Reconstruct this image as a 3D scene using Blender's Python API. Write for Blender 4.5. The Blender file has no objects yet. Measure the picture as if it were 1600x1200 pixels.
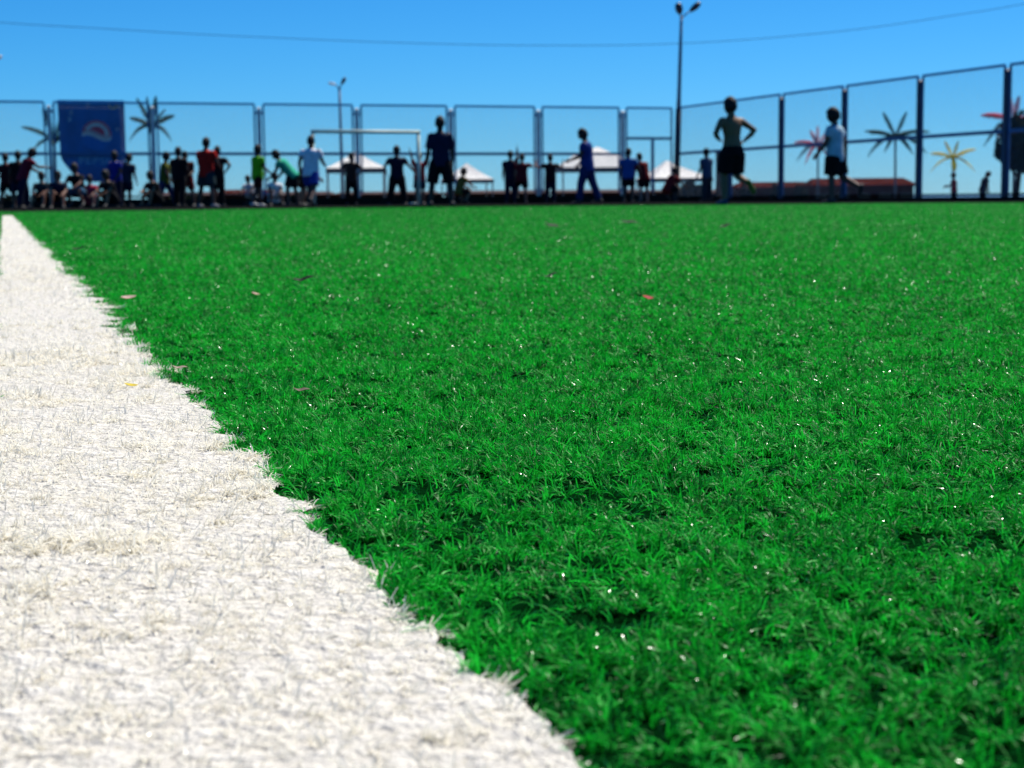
import bpy, math, random
import numpy as np
from mathutils import Vector, Matrix, noise as mnoise

random.seed(7)
rng = np.random.default_rng(12)
scene = bpy.context.scene
COL = scene.collection
R = math.radians

# ------------------------------------------------------------------ camera
F = 2550.0                      # focal length in photo pixels (1600 wide)
CAM_H = 0.128
PITCH = math.atan(288.7 / F)
ROLL = 0.009
_fw = Vector((0, math.cos(PITCH), -math.sin(PITCH)))
_up = Vector((0, math.sin(PITCH), math.cos(PITCH)))
_rt = Vector((1, 0, 0))
c_r = math.cos(ROLL) * _rt - math.sin(ROLL) * _up
c_u = math.sin(ROLL) * _rt + math.cos(ROLL) * _up
CAM = Vector((0, 0, CAM_H))


def yh(px):
    return 318.5 - 0.009 * px


def ray(px, py):
    return c_r * ((px - 800) / F) + c_u * ((600 - py) / F) + _fw


def at(px, py, D):
    d = ray(px, py)
    return CAM + d * (D / d.y)


def X_at(px, D):
    return at(px, yh(px), D).x


def on_plane(px, py, z):
    d = ray(px, py)
    return CAM + d * ((z - CAM_H) / d.z)


cam = bpy.data.cameras.new("camera")
cam.sensor_width = 36.0
cam.lens = F / 1600 * 36
cam.clip_start = 0.02
cam.clip_end = 20000
cam.dof.use_dof = True
cam.dof.focus_distance = 0.86
cam.dof.aperture_fstop = cam.lens / 2.3
camo = bpy.data.objects.new("camera", cam)
COL.objects.link(camo)
M = Matrix((c_r, c_u, -_fw)).transposed().to_4x4()
M.translation = CAM
camo.matrix_world = M
scene.camera = camo

# ------------------------------------------------------------------ world + sun
SUN_EL, SUN_AZ = R(57), R(38)           # azimuth from +Y towards +X
w = bpy.data.worlds.new("World")
scene.world = w
w.use_nodes = True
nt = w.node_tree
nt.nodes.clear()
sky = nt.nodes.new("ShaderNodeTexSky")
sky.sky_type = 'NISHITA'
sky.sun_disc = False
sky.sun_elevation = SUN_EL
sky.sun_rotation = SUN_AZ
sky.altitude = 1500
sky.air_density = 1.0
sky.dust_density = 0.0
sky.ozone_density = 1.0
sep = nt.nodes.new("ShaderNodeSeparateColor")      # clear deep-blue sea air: less red, steeper towards the zenith
com = nt.nodes.new("ShaderNodeCombineColor")
nt.links.new(sky.outputs[0], sep.inputs[0])
for ch, (pw, sc_) in enumerate(((1.84, 0.0285), (1.10, 0.348), (1.0, 0.75))):
    p_ = nt.nodes.new("ShaderNodeMath"); p_.operation = 'POWER'; p_.inputs[1].default_value = pw
    q_ = nt.nodes.new("ShaderNodeMath"); q_.operation = 'MULTIPLY'; q_.inputs[1].default_value = sc_
    nt.links.new(sep.outputs[ch], p_.inputs[0])
    nt.links.new(p_.outputs[0], q_.inputs[0])
    nt.links.new(q_.outputs[0], com.inputs[ch])
bg = nt.nodes.new("ShaderNodeBackground")
bg.inputs["Strength"].default_value = 0.115
out = nt.nodes.new("ShaderNodeOutputWorld")
nt.links.new(com.outputs[0], bg.inputs[0])
nt.links.new(bg.outputs[0], out.inputs[0])

sl = bpy.data.lights.new("sun", 'SUN')
sl.energy = 5.0
sl.angle = R(0.5)
sl.color = (1.0, 0.95, 0.86)
so = bpy.data.objects.new("sun", sl)
COL.objects.link(so)
sdir = Vector((math.sin(SUN_AZ) * math.cos(SUN_EL), math.cos(SUN_AZ) * math.cos(SUN_EL), math.sin(SUN_EL)))
so.rotation_euler = sdir.to_track_quat('Z', 'Y').to_euler()
so.location = sdir * 60

vs = scene.view_settings
vs.view_transform = 'Standard'
vs.look = 'None'
vs.gamma = 1
vs.exposure = 0.42
scene.cycles.max_bounces = 8
scene.cycles.transparent_max_bounces = 8
scene.cycles.caustics_reflective = False
scene.cycles.caustics_refractive = False

# ------------------------------------------------------------------ materials
_mats = {}


def mat(key, rgb, rough=0.8, var=0.18, nscale=14.0, bump=0.0, spec=0.3, metal=0.0, trans=0.0, rgb2=None, coord='Object'):
    k = (key, tuple(rgb), rough, var, nscale, bump, spec, metal, trans)
    if k in _mats:
        return _mats[k]
    m = bpy.data.materials.new(key)
    m.use_nodes = True
    n = m.node_tree
    b = n.nodes["Principled BSDF"]
    tc = n.nodes.new("ShaderNodeTexCoord")
    ns = n.nodes.new("ShaderNodeTexNoise")
    ns.inputs["Scale"].default_value = nscale
    ns.inputs["Detail"].default_value = 6
    n.links.new(tc.outputs[coord], ns.inputs["Vector"])
    cr = n.nodes.new("ShaderNodeValToRGB")
    lo = tuple(max(0, c * (1 - var)) for c in rgb)
    hi = rgb2 if rgb2 else tuple(min(1, c * (1 + var)) for c in rgb)
    cr.color_ramp.elements[0].position = 0.3
    cr.color_ramp.elements[0].color = (*lo, 1)
    cr.color_ramp.elements[1].position = 0.7
    cr.color_ramp.elements[1].color = (*hi, 1)
    n.links.new(ns.outputs["Fac"], cr.inputs["Fac"])
    n.links.new(cr.outputs["Color"], b.inputs["Base Color"])
    b.inputs["Roughness"].default_value = rough
    b.inputs["Specular IOR Level"].default_value = spec
    b.inputs["Metallic"].default_value = metal
    if bump:
        bp = n.nodes.new("ShaderNodeBump")
        bp.inputs["Strength"].default_value = bump
        bp.inputs["Distance"].default_value = 0.02
        n.links.new(ns.outputs["Fac"], bp.inputs["Height"])
        n.links.new(bp.outputs["Normal"], b.inputs["Normal"])
    if trans:
        t = n.nodes.new("ShaderNodeBsdfTranslucent")
        n.links.new(cr.outputs["Color"], t.inputs["Color"])
        mx = n.nodes.new("ShaderNodeMixShader")
        mx.inputs[0].default_value = trans
        n.links.new(b.outputs[0], mx.inputs[1])
        n.links.new(t.outputs[0], mx.inputs[2])
        n.links.new(mx.outputs[0], n.nodes["Material Output"].inputs["Surface"])
    _mats[k] = m
    return m


def fabric(rgb):
    return mat("fabric", rgb, 0.9, 0.22, 9.0, 0.15, 0.15)


def skin(rgb):
    return mat("skin", rgb, 0.55, 0.12, 20.0, 0.05, 0.35)


# ------------------------------------------------------------------ mesh builder
class MB:
    def __init__(s):
        s.v, s.f, s.mi = [], [], []

    def _add(s, vs_, fs, mi=0):
        o = len(s.v)
        s.v += [tuple(p) for p in vs_]
        for f in fs:
            s.f.append(tuple(i + o for i in f))
            s.mi.append(mi)

    def box(s, c, size, rot=None, mi=0):
        hx, hy, hz = size[0] / 2, size[1] / 2, size[2] / 2
        P = [Vector((x, y, z)) for x in (-hx, hx) for y in (-hy, hy) for z in (-hz, hz)]
        if rot is not None:
            P = [rot @ p for p in P]
        c = Vector(c)
        s._add([p + c for p in P], [(0, 1, 3, 2), (4, 6, 7, 5), (0, 4, 5, 1), (2, 3, 7, 6), (0, 2, 6, 4), (1, 5, 7, 3)], mi)

    def bar(s, a, b, wd, ht, mi=0, upv=(0, 0, 1)):
        a, b = Vector(a), Vector(b)
        d = (b - a)
        t = d.normalized()
        u = Vector(upv)
        if abs(t.dot(u)) > 0.98:
            u = Vector((0, 1, 0))
        sd = t.cross(u).normalized()
        u = sd.cross(t)
        P = []
        for p in (a, b):
            for i, j in ((-1, -1), (1, -1), (1, 1), (-1, 1)):
                P.append(p + sd * (i * wd / 2) + u * (j * ht / 2))
        s._add(P, [(3, 2, 1, 0), (4, 5, 6, 7), (0, 1, 5, 4), (1, 2, 6, 5), (2, 3, 7, 6), (3, 0, 4, 7)], mi)

    def tube(s, pts, rad, seg=8, side=(1, 0, 0), mi=0, cap=True):
        pts = [Vector(p) for p in pts]
        n = len(pts)
        V = []
        side = Vector(side)
        for i, p in enumerate(pts):
            t = (pts[min(i + 1, n - 1)] - pts[max(i - 1, 0)]).normalized()
            a = side - t * side.dot(t)
            if a.length < 0.05:
                alt = Vector((0, 1, 0)) if abs(t.y) < 0.9 else Vector((0, 0, 1))
                a = alt - t * alt.dot(t)
            a.normalize()
            b = t.cross(a)
            r = rad[i] if isinstance(rad, (list, tuple)) else rad
            ra, rb = r if isinstance(r, (list, tuple)) else (r, r)
            for k in range(seg):
                an = 2 * math.pi * k / seg
                V.append(p + a * (ra * math.cos(an)) + b * (rb * math.sin(an)))
        Fs = []
        for i in range(n - 1):
            for k in range(seg):
                k2 = (k + 1) % seg
                Fs.append((i * seg + k, i * seg + k2, (i + 1) * seg + k2, (i + 1) * seg + k))
        if cap:
            Fs.append(tuple(reversed(range(seg))))
            Fs.append(tuple((n - 1) * seg + k for k in range(seg)))
        s._add(V, Fs, mi)

    def ball(s, c, r, rot=None, seg=14, ring=9, fn=None, mi=0):
        c = Vector(c)
        V = []
        for i in range(ring + 1):
            th = math.pi * i / ring
            for k in range(seg):
                ph = 2 * math.pi * k / seg
                u = Vector((math.sin(th) * math.cos(ph), math.sin(th) * math.sin(ph), math.cos(th)))
                q = fn(u) if fn else u
                q = Vector((q.x * r[0], q.y * r[1], q.z * r[2]))
                if rot is not None:
                    q = rot @ q
                V.append(c + q)
        Fs = []
        for i in range(ring):
            for k in range(seg):
                k2 = (k + 1) % seg
                Fs.append((i * seg + k, (i + 1) * seg + k, (i + 1) * seg + k2, i * seg + k2))
        s._add(V, Fs, mi)

    def mesh(s, name):
        me = bpy.data.meshes.new(name)
        me.from_pydata(s.v, [], s.f)
        if any(s.mi):
            me.polygons.foreach_set("material_index", s.mi)
        me.update()
        return me

    def build(s, name, mats, parent=None, smooth=False):
        return link(name, s.mesh(name), mats, parent, smooth)


def link(name, me, mats, parent=None, smooth=False):
    if not isinstance(mats, (list, tuple)):
        mats = [mats]
    me.materials.clear()
    for m in mats:
        me.materials.append(m)
    if smooth:
        me.polygons.foreach_set("use_smooth", [True] * len(me.polygons))
    o = bpy.data.objects.new(name, me)
    COL.objects.link(o)
    if parent:
        o.parent = parent
    return o


def tag(o, label=None, cat=None, group=None, kind=None):
    if label:
        o["label"] = label
    if cat:
        o["category"] = cat
    if group:
        o["group"] = group
    if kind:
        o["kind"] = kind
    return o


def thing(name, label, cat, loc, rz=0, group=None):
    o = bpy.data.objects.new(name, None)
    o.empty_display_size = 0.1
    COL.objects.link(o)
    o.location = loc
    o.rotation_euler = (0, 0, rz)
    return tag(o, label, cat, group)


def remesh(mb, vox, it=3, fac=0.5):
    me = mb.mesh("tmp")
    o = bpy.data.objects.new("tmp", me)
    COL.objects.link(o)
    m = o.modifiers.new("r", 'REMESH')
    m.mode = 'VOXEL'
    m.voxel_size = vox
    if it:
        sm = o.modifiers.new("s", 'SMOOTH')
        sm.iterations = it
        sm.factor = fac
    dg = bpy.context.evaluated_depsgraph_get()
    r = bpy.data.meshes.new_from_object(o.evaluated_get(dg))
    bpy.data.objects.remove(o)
    bpy.data.meshes.remove(me)
    return r


# ------------------------------------------------------------------ numpy noise
_tab = np.random.default_rng(5).random((8, 256, 256))


def vnoise(x, y, sc, seed=0):
    x = np.asarray(x) / sc + 1000.37 * (seed + 1)
    y = np.asarray(y) / sc + 733.11 * (seed + 1)
    xi, yi = np.floor(x).astype(int), np.floor(y).astype(int)
    fx, fy = x - xi, y - yi
    fx = fx * fx * (3 - 2 * fx)
    fy = fy * fy * (3 - 2 * fy)
    T = _tab[seed % 8]
    a = T[xi & 255, yi & 255]
    b = T[(xi + 1) & 255, yi & 255]
    c = T[xi & 255, (yi + 1) & 255]
    d = T[(xi + 1) & 255, (yi + 1) & 255]
    return (a * (1 - fx) + b * fx) * (1 - fy) + (c * (1 - fx) + d * fx) * fy - 0.5


# ------------------------------------------------------------------ layout constants
CORN = Vector((X_at(1055, 53.0), 53.0))
_L = Vector((X_at(5, 46.4), 46.4))
BK = (_L - CORN).normalized()                 # along the back fence to the left
_Rp = Vector((X_at(1570, 36.6), 36.6))
RT = (_Rp - CORN).normalized()                # along the right fence to the near side
NB = Vector((BK.y, -BK.x))
if NB.y < 0:
    NB = -NB
NR = Vector((-RT.y, RT.x))
if NR.x < 0:
    NR = -NR


def outside(x, y):
    p = Vector((x, y)) - CORN
    return max(p.dot(NB), p.dot(NR))


def gz(x, y):
    s = outside(x, y)
    if s < 0.3:
        return 0.0
    s -= 0.3
    return -0.12 * min(1, s / 1.5) - 0.020 * min(max(0, s), 200)


def gzD(px, D):
    return gz(X_at(px, D), D)


# =========================================================================== SETTING
# ground sheet (sand and dust), sloping to the sea
def grid_sheet(name, xs, ys, zf, m):
    V = [(x, y, zf(x, y)) for y in ys for x in xs]
    n = len(xs)
    Fc = [(j * n + i, j * n + i + 1, (j + 1) * n + i + 1, (j + 1) * n + i) for j in range(len(ys) - 1) for i in range(n - 1)]
    me = bpy.data.meshes.new(name)
    me.from_pydata(V, [], Fc)
    return link(name, me, m, smooth=True)


sand = mat("dusty_sand", (0.16, 0.125, 0.085), 0.95, 0.35, 0.7, 0.5)
xs = sorted(set([-400, -250, -150, -100, -70] + list(range(-50, 62, 3)) + [75, 100, 150, 250, 400]))
ys = sorted(set([-60, -30, -10, 0, 10, 20, 28] + list(range(32, 130, 2)) + [140, 150, 170, 190, 210, 230, 260]))


def gsheet(x, y):
    s = outside(x, y)
    z = gz(x, y) - 0.03
    if s > 0.5:
        z += 0.05 * mnoise.noise(Vector((x * 0.15, y * 0.15, 0)))
    return z - (0.03 * max(0, s - 120) if s > 120 else 0)


tag(grid_sheet("ground", xs, ys, gsheet, sand), kind="structure")

# sea out to the horizon
seam = mat("sea_water", (0.02, 0.075, 0.12), 0.28, 0.25, 0.05, 0.6, 0.5)
sea = MB()
sea._add([(-9000, 150, -4.2), (9000, 150, -4.2), (9000, 16000, -4.2), (-9000, 16000, -4.2)], [(0, 1, 2, 3)])
tag(sea.build("sea", seam), kind="structure")

# added apron inside the fence; near-black colour stands for the shaded band at people's feet
apron = mat("shade_dark_apron", (0.010, 0.011, 0.011), 0.95, 0.4, 6.0, 0.0, 0.0)
ap = MB()
e1 = CORN + BK * 60
e2 = CORN + RT * 60
ap._add([(e1.x, e1.y, -0.008), (CORN.x, CORN.y, -0.008), (e2.x, e2.y, -0.008), (e2.x, -12, -0.008), (e1.x, -12, -0.008)], [(4, 3, 2, 1, 0)])
tag(ap.build("apron", apron), kind="structure")

# pitch: base sheet of the artificial turf
EDGE = [(-900, 333), (0, 331.5), (300, 328.5), (450, 325.5), (600, 322.5), (1050, 319.5), (1600, 317), (2500, 311)]
epts = [on_plane(px, py, 0.0) for px, py in EDGE]


def turf_mat(name, ca, cb, cc, translucent=0.32, rough=0.38, spec=0.5, blades=True):
    m = bpy.data.materials.new(name)
    m.use_nodes = True
    n = m.node_tree
    b = n.nodes["Principled BSDF"]
    cr = n.nodes.new("ShaderNodeValToRGB")
    e = cr.color_ramp.elements
    e[0].position, e[0].color = 0.0, (*ca, 1)
    e[1].position, e[1].color = 1.0, (*cc, 1)
    mid = e.new(0.55)
    mid.color = (*cb, 1)
    if blades:
        a = n.nodes.new("ShaderNodeAttribute")
        a.attribute_name = "tint"
        n.links.new(a.outputs["Fac"], cr.inputs["Fac"])
    else:
        tc = n.nodes.new("ShaderNodeTexCoord")
        ns = n.nodes.new("ShaderNodeTexNoise")
        ns.inputs["Scale"].default_value = 160
        ns.inputs["Detail"].default_value = 8
        n.links.new(tc.outputs["Object"], ns.inputs["Vector"])
        n.links.new(ns.outputs["Fac"], cr.inputs["Fac"])
        bp = n.nodes.new("ShaderNodeBump")
        bp.inputs["Strength"].default_value = 0.9
        bp.inputs["Distance"].default_value = 0.01
        n.links.new(ns.outputs["Fac"], bp.inputs["Height"])
        n.links.new(bp.outputs["Normal"], b.inputs["Normal"])
    n.links.new(cr.outputs["Color"], b.inputs["Base Color"])
    b.inputs["Roughness"].default_value = rough
    b.inputs["Specular IOR Level"].default_value = spec
    if blades:                                   # a few fibres are slick and glint, most are dull
        m1 = n.nodes.new("ShaderNodeMath"); m1.operation = 'MULTIPLY'; m1.inputs[1].default_value = 713.0
        m2 = n.nodes.new("ShaderNodeMath"); m2.operation = 'FRACT'
        m3 = n.nodes.new("ShaderNodeMath"); m3.operation = 'GREATER_THAN'; m3.inputs[1].default_value = 0.50
        tcx = n.nodes.new("ShaderNodeTexCoord")
        nz = n.nodes.new("ShaderNodeTexNoise"); nz.inputs["Scale"].default_value = 650.0; nz.inputs["Detail"].default_value = 1.0
        n.links.new(tcx.outputs["Object"], nz.inputs["Vector"])
        m4 = n.nodes.new("ShaderNodeMath"); m4.operation = 'GREATER_THAN'; m4.inputs[1].default_value = 0.585
        n.links.new(nz.outputs["Fac"], m4.inputs[0])
        nz2 = n.nodes.new("ShaderNodeTexNoise"); nz2.inputs["Scale"].default_value = 16.0
        n.links.new(tcx.outputs["Object"], nz2.inputs["Vector"])
        m6 = n.nodes.new("ShaderNodeMath"); m6.operation = 'GREATER_THAN'; m6.inputs[1].default_value = 0.40
        n.links.new(nz2.outputs["Fac"], m6.inputs[0])
        m7 = n.nodes.new("ShaderNodeMath"); m7.operation = 'MULTIPLY'
        n.links.new(m4.outputs[0], m7.inputs[0]); n.links.new(m6.outputs[0], m7.inputs[1])
        m5 = n.nodes.new("ShaderNodeMath"); m5.operation = 'MULTIPLY'
        n.links.new(a.outputs["Fac"], m1.inputs[0]); n.links.new(m1.outputs[0], m2.inputs[0]); n.links.new(m2.outputs[0], m3.inputs[0])
        n.links.new(m3.outputs[0], m5.inputs[0]); n.links.new(m7.outputs[0], m5.inputs[1])
        for nm, lo, hi in (("Roughness", rough, 0.22), ("Specular IOR Level", spec, 0.5)):
            mr = n.nodes.new("ShaderNodeMapRange")
            mr.inputs["To Min"].default_value = lo
            mr.inputs["To Max"].default_value = hi
            n.links.new(m5.outputs[0], mr.inputs["Value"])
            n.links.new(mr.outputs[0], b.inputs[nm])
    if translucent:
        t = n.nodes.new("ShaderNodeBsdfTranslucent")
        n.links.new(cr.outputs["Color"], t.inputs["Color"])
        mx = n.nodes.new("ShaderNodeMixShader")
        mx.inputs[0].default_value = translucent
        n.links.new(b.outputs[0], mx.inputs[1])
        n.links.new(t.outputs[0], mx.inputs[2])
        n.links.new(mx.outputs[0], n.nodes["Material Output"].inputs["Surface"])
    return m


G_A, G_B, G_C = (0.001, 0.04, 0.003), (0.006, 0.35, 0.020), (0.020, 0.66, 0.048)  # darkest fibre tone deepened to carry shade between the tufts
green_blade = turf_mat("green_fibre", G_A, G_B, G_C, 0.46, 0.45, 0.14)
white_blade = turf_mat("white_fibre", (0.68, 0.62, 0.49), (0.90, 0.865, 0.745), (0.93, 0.91, 0.83), 0.42, 0.6, 0.15)
green_base = turf_mat("green_backing", (0.001, 0.008, 0.002), (0.001, 0.022, 0.004), (0.002, 0.045, 0.007), 0, 0.9, 0.0, False)  # backing kept near-black, so the shadow in the gaps is its colour
white_base = turf_mat("white_backing", (0.50, 0.46, 0.38), (0.66, 0.63, 0.56), (0.8, 0.78, 0.73), 0, 0.9, 0.2, False)

pm = MB()
V = [(p.x, p.y, 0.0) for p in epts] + [(9, -6, 0.0), (-9, -6, 0.0)]
pm._add(V, [tuple(reversed(range(len(V))))])
tag(pm.build("pitch", green_base), kind="structure")

# white touchline: edges in the ground plane
ZT = 0.008
pr0 = on_plane(918, 1200, ZT)
pr1 = on_plane(19, 336, ZT)
pl0 = on_plane(3, 345, ZT)
pl1 = on_plane(-1.5, 393, ZT)
END_Y = pr1.y


def edge_x(p0, p1, y):
    return p0.x + (p1.x - p0.x) * (y - p0.y) / (p1.y - p0.y)


def right_edge(y):
    y = np.asarray(y, float)
    s = np.clip(y, 0.2, 4)
    amp = 0.0078 * np.clip(y / 0.8, 0.7, 2.2)
    n = amp * 2 * (vnoise(y, 0 * y, 0.030, 1) * 0.8 + vnoise(y, 0 * y, 0.011, 2) * 0.9)
    n += 0.012 * (vnoise(y, 0 * y, 0.45, 3)) * np.clip(y / 1.0, 0.2, 1.5)
    n = n + 0.006 * np.clip((0.52 - y) / 0.17, 0, 1.3)
    return edge_x(pr0, pr1, y) + n


def left_edge(y):
    y = np.asarray(y, float)
    n = 0.012 * (vnoise(y, 0 * y, 0.05, 4) + vnoise(y, 0 * y, 0.6, 5))
    return edge_x(pl0, pl1, y) + n


ysl = np.concatenate([np.arange(-1.0, 3, 0.01), np.arange(3, END_Y, 0.1), [END_Y]])
rx, lx = right_edge(ysl), left_edge(ysl)
tl = MB()
n_ = len(ysl)
tl._add([(lx[i], ysl[i], 0.003) for i in range(n_)] + [(rx[i], ysl[i], 0.003) for i in range(n_)],
        [(i, n_ + i, n_ + i + 1, i + 1) for i in range(n_ - 1)])
tag(tl.build("touchline", white_base), kind="structure")


# ------------------------------------------------------------------ turf fibres
def zoff(x, y):
    return 0.0046 * (0.6 * vnoise(x, y, 0.07, 0) + 1.2 * vnoise(x, y, 0.020, 6)) + 0.002 * vnoise(x, y, 0.5, 2)


def sample(nf):
    """roots with a density that falls with distance"""
    Dg = np.geomspace(0.24, 28, 4000)
    dens = np.minimum(1, (1.25 / Dg) ** 2.2)
    half = 0.3137 * 1.10 * Dg + 0.05
    pdf = dens * half * np.gradient(Dg)
    cdf = np.cumsum(pdf)
    cdf /= cdf[-1]
    D = np.interp(rng.random(nf), cdf, Dg)
    h = 0.3137 * 1.10 * D + 0.05
    x = (rng.random(nf) * 2 - 1) * h
    return x, D


def side_sample(nf):
    D = 0.05 + 5.5 * rng.random(nf) ** 1.4
    s = np.sign(rng.random(nf) - 0.5)
    h = 0.3137 * 1.10 * D + 0.03
    x = s * (h + 1.3 * rng.random(nf) ** 1.3)
    return x, D


def fibres(x, y, cx, cy, white, K, name, material):
    n = len(x)
    d = np.hypot(x, y)
    big = np.clip((d / 1.0), 0.9, None) ** 0.66
    wd = (0.00046 + 0.00040 * rng.random(n)) * big
    ln = (0.0045 + 0.0045 * rng.random(n)) * (1 + 0.5 * vnoise(x, y, 0.03, 2)) * np.clip(d / 2.0, 1, 1.4) ** 0.8
    # every fibre belongs to a stitched tuft that leans and splays its own way
    h = lambda k: _tab[k][cx & 255, cy & 255]
    ln = ln * (0.70 + 0.60 * h(5))
    phi_t = np.where(h(2) < 0.5, 0.0, math.pi) - 0.25 + (h(3) - 0.5) * 2.6 + 0.9 * vnoise(x, y, 0.06, 3)
    phi = phi_t + rng.normal(0, 0.75, n)
    phi = np.where(rng.random(n) < 0.12, rng.random(n) * 6.283, phi)
    th0 = np.clip((0.50 if white else 0.30) + 0.70 * h(4) + rng.normal(0, 0.25, n), 0.0, 1.45)
    th1 = np.clip(rng.normal(0.95, 0.65, n), -0.6, 2.4)
    if white:
        th0 = np.clip(th0 + 0.15, 0.2, 1.5)
    stray = (rng.random(n) < (0.028 if white else 0.03)) & (d < 2)
    ln = np.where(stray, ln * 1.4, ln)
    px_, py_, pz_ = x.copy(), y.copy(), zoff(x, y) + 0.000
    tw = rng.normal(0, 0.5, n)
    sx, sy, sz = -np.sin(phi) * np.cos(tw), np.cos(phi) * np.cos(tw), np.sin(tw)
    co = np.empty((n, K + 1, 2, 3), np.float32)
    dphi = rng.normal(0, 0.5, n)
    for k in range(K + 1):
        t = k / K
        wk = wd * (1 - 0.55 * t ** 2) * 0.5
        co[:, k, 0] = np.stack([px_ - sx * wk, py_ - sy * wk, pz_ - sz * wk], 1)
        co[:, k, 1] = np.stack([px_ + sx * wk, py_ + sy * wk, pz_ + sz * wk], 1)
        th = th0 + th1 * (t + 0.5 / K)
        ph = phi + dphi * t
        st = ln / K
        px_ = px_ + np.cos(ph) * np.sin(th) * st
        py_ = py_ + np.sin(ph) * np.sin(th) * st
        pz_ = np.maximum(pz_ + np.cos(th) * st, 0.002)
    nv = n * (K + 1) * 2
    me = bpy.data.meshes.new(name)
    me.vertices.add(nv)
    me.vertices.foreach_set("co", co.reshape(-1))
    base = (np.arange(n) * (K + 1) * 2)[:, None, None]
    kk = (np.arange(K) * 2)[None, :, None]
    quad = np.array([0, 1, 3, 2])[None, None, :]
    idx = (base + kk + quad).reshape(-1).astype(np.int32)
    nq = n * K
    me.loops.add(nq * 4)
    me.loops.foreach_set("vertex_index", idx)
    me.polygons.add(nq)
    me.polygons.foreach_set("loop_start", np.arange(0, nq * 4, 4, dtype=np.int32))
    tint = np.clip((0.55 if white else 0.52) + rng.normal(0, 0.19, n) + (0.3 if white else 0.45) * (h(6) - 0.5) + 0.15 * vnoise(x, y, 0.12, 7), 0, 1)
    a = me.attributes.new("tint", 'FLOAT', 'POINT')
    a.data.foreach_set("value", np.repeat(tint, (K + 1) * 2).astype(np.float32))
    me.polygons.foreach_set("use_smooth", np.ones(nq, dtype=bool))
    me.update(calc_edges=True)
    o = link(name, me, material)
    return tag(o, kind="stuff")


_ex = np.array([p.x / p.y for p in epts])
_ed = np.array([p.y for p in epts])


PITCH_T = 0.0066                      # stitch spacing of the tufts


def split(x, y):
    ok = y < np.interp(x / np.maximum(y, 0.01), _ex, _ed)
    x, y = x[ok], y[ok]
    cx, cy = np.floor(x / PITCH_T).astype(int), np.floor(y / PITCH_T).astype(int)
    h = lambda k: _tab[k][cx & 255, cy & 255]
    tx = (cx + 0.5 + 0.75 * (h(0) - 0.5)) * PITCH_T
    ty = (cy + 0.5 + 0.75 * (h(1) - 0.5)) * PITCH_T
    n = len(x)
    x = tx + rng.normal(0, 0.0013, n)
    y = ty + rng.normal(0, 0.0013, n)
    lane = (tx > left_edge(ty)) & (tx < right_edge(ty))
    hole = 0.34 + 0.75 * h(7) + 1.7 * vnoise(x, y, 0.024, 1) + 0.5 * vnoise(x, y, 0.07, 5)
    hole = np.where(y > 3.0, np.maximum(hole, 0.75), hole)
    hole = np.where(lane, np.maximum(hole, 0.75), hole)
    keep = rng.random(n) < np.clip(hole, 0.05, 1)
    wh = lane & (y < END_Y)
    return x[keep], y[keep], wh[keep], cx[keep], cy[keep]


N_NEAR, N_SIDE = 2100000, 130000
x1, y1 = sample(N_NEAR)
x2, y2 = side_sample(N_SIDE)
xa, ya, wa, cxa, cya = split(np.concatenate([x1, x2]), np.concatenate([y1, y2]))
near = ya < 0.9


def merge(nm, mask, material):
    a = fibres(xa[mask & near], ya[mask & near], cxa[mask & near], cya[mask & near], material is white_blade, 4, nm, material)
    b = fibres(xa[mask & ~near], ya[mask & ~near], cxa[mask & ~near], cya[mask & ~near], material is white_blade, 2, nm + "_b", material)
    # one object: join the two levels of detail
    A, B = a.data, b.data
    nva, nvb = len(A.vertices), len(B.vertices)
    co = np.empty((nva + nvb) * 3, np.float32)
    t = np.empty(nva * 3, np.float32); A.vertices.foreach_get("co", t); co[:nva * 3] = t
    t = np.empty(nvb * 3, np.float32); B.vertices.foreach_get("co", t); co[nva * 3:] = t
    tn = np.empty(nva + nvb, np.float32)
    t = np.empty(nva, np.float32); A.attributes["tint"].data.foreach_get("value", t); tn[:nva] = t
    t = np.empty(nvb, np.float32); B.attributes["tint"].data.foreach_get("value", t); tn[nva:] = t
    la, lb = len(A.loops), len(B.loops)
    ix = np.empty(la + lb, np.int32)
    t = np.empty(la, np.int32); A.loops.foreach_get("vertex_index", t); ix[:la] = t
    t = np.empty(lb, np.int32); B.loops.foreach_get("vertex_index", t); ix[la:] = t + nva
    nq = (la + lb) // 4
    me = bpy.data.meshes.new(nm)
    me.vertices.add(nva + nvb); me.vertices.foreach_set("co", co)
    me.loops.add(la + lb); me.loops.foreach_set("vertex_index", ix)
    me.polygons.add(nq); me.polygons.foreach_set("loop_start", np.arange(0, nq * 4, 4, dtype=np.int32))
    at_ = me.attributes.new("tint", 'FLOAT', 'POINT'); at_.data.foreach_set("value", tn)
    me.polygons.foreach_set("use_smooth", np.ones(nq, dtype=bool))
    me.update(calc_edges=True)
    bpy.data.objects.remove(a); bpy.data.objects.remove(b)
    bpy.data.meshes.remove(A); bpy.data.meshes.remove(B)
    return tag(link(nm, me, material), kind="stuff")


# =========================================================================== THINGS
blue_steel = mat("blue_painted_steel", (0.04, 0.13, 0.30), 0.5, 0.2, 3.0, 0.0, 0.4)
grey_steel = mat("galvanised_steel", (0.55, 0.58, 0.58), 0.5, 0.2, 5.0, 0.0, 0.4)
dark_post = mat("dark_blue_post", (0.035, 0.055, 0.10), 0.55, 0.2, 5.0, 0.0, 0.4)
wire_m = mat("galvanised_wire", (0.26, 0.31, 0.34), 0.5, 0.1, 5.0, 0.0, 0.4)
kerb_m = mat("dark_green_kerb_paint", (0.006, 0.016, 0.014), 0.95, 0.4, 2.0, 0.0, 0.0)
top_blue = mat("light_blue_rail_paint", (0.08, 0.34, 0.62), 0.5, 0.15, 3.0, 0.0, 0.4)
H_F, MID = 2.98, 1.53


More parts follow.
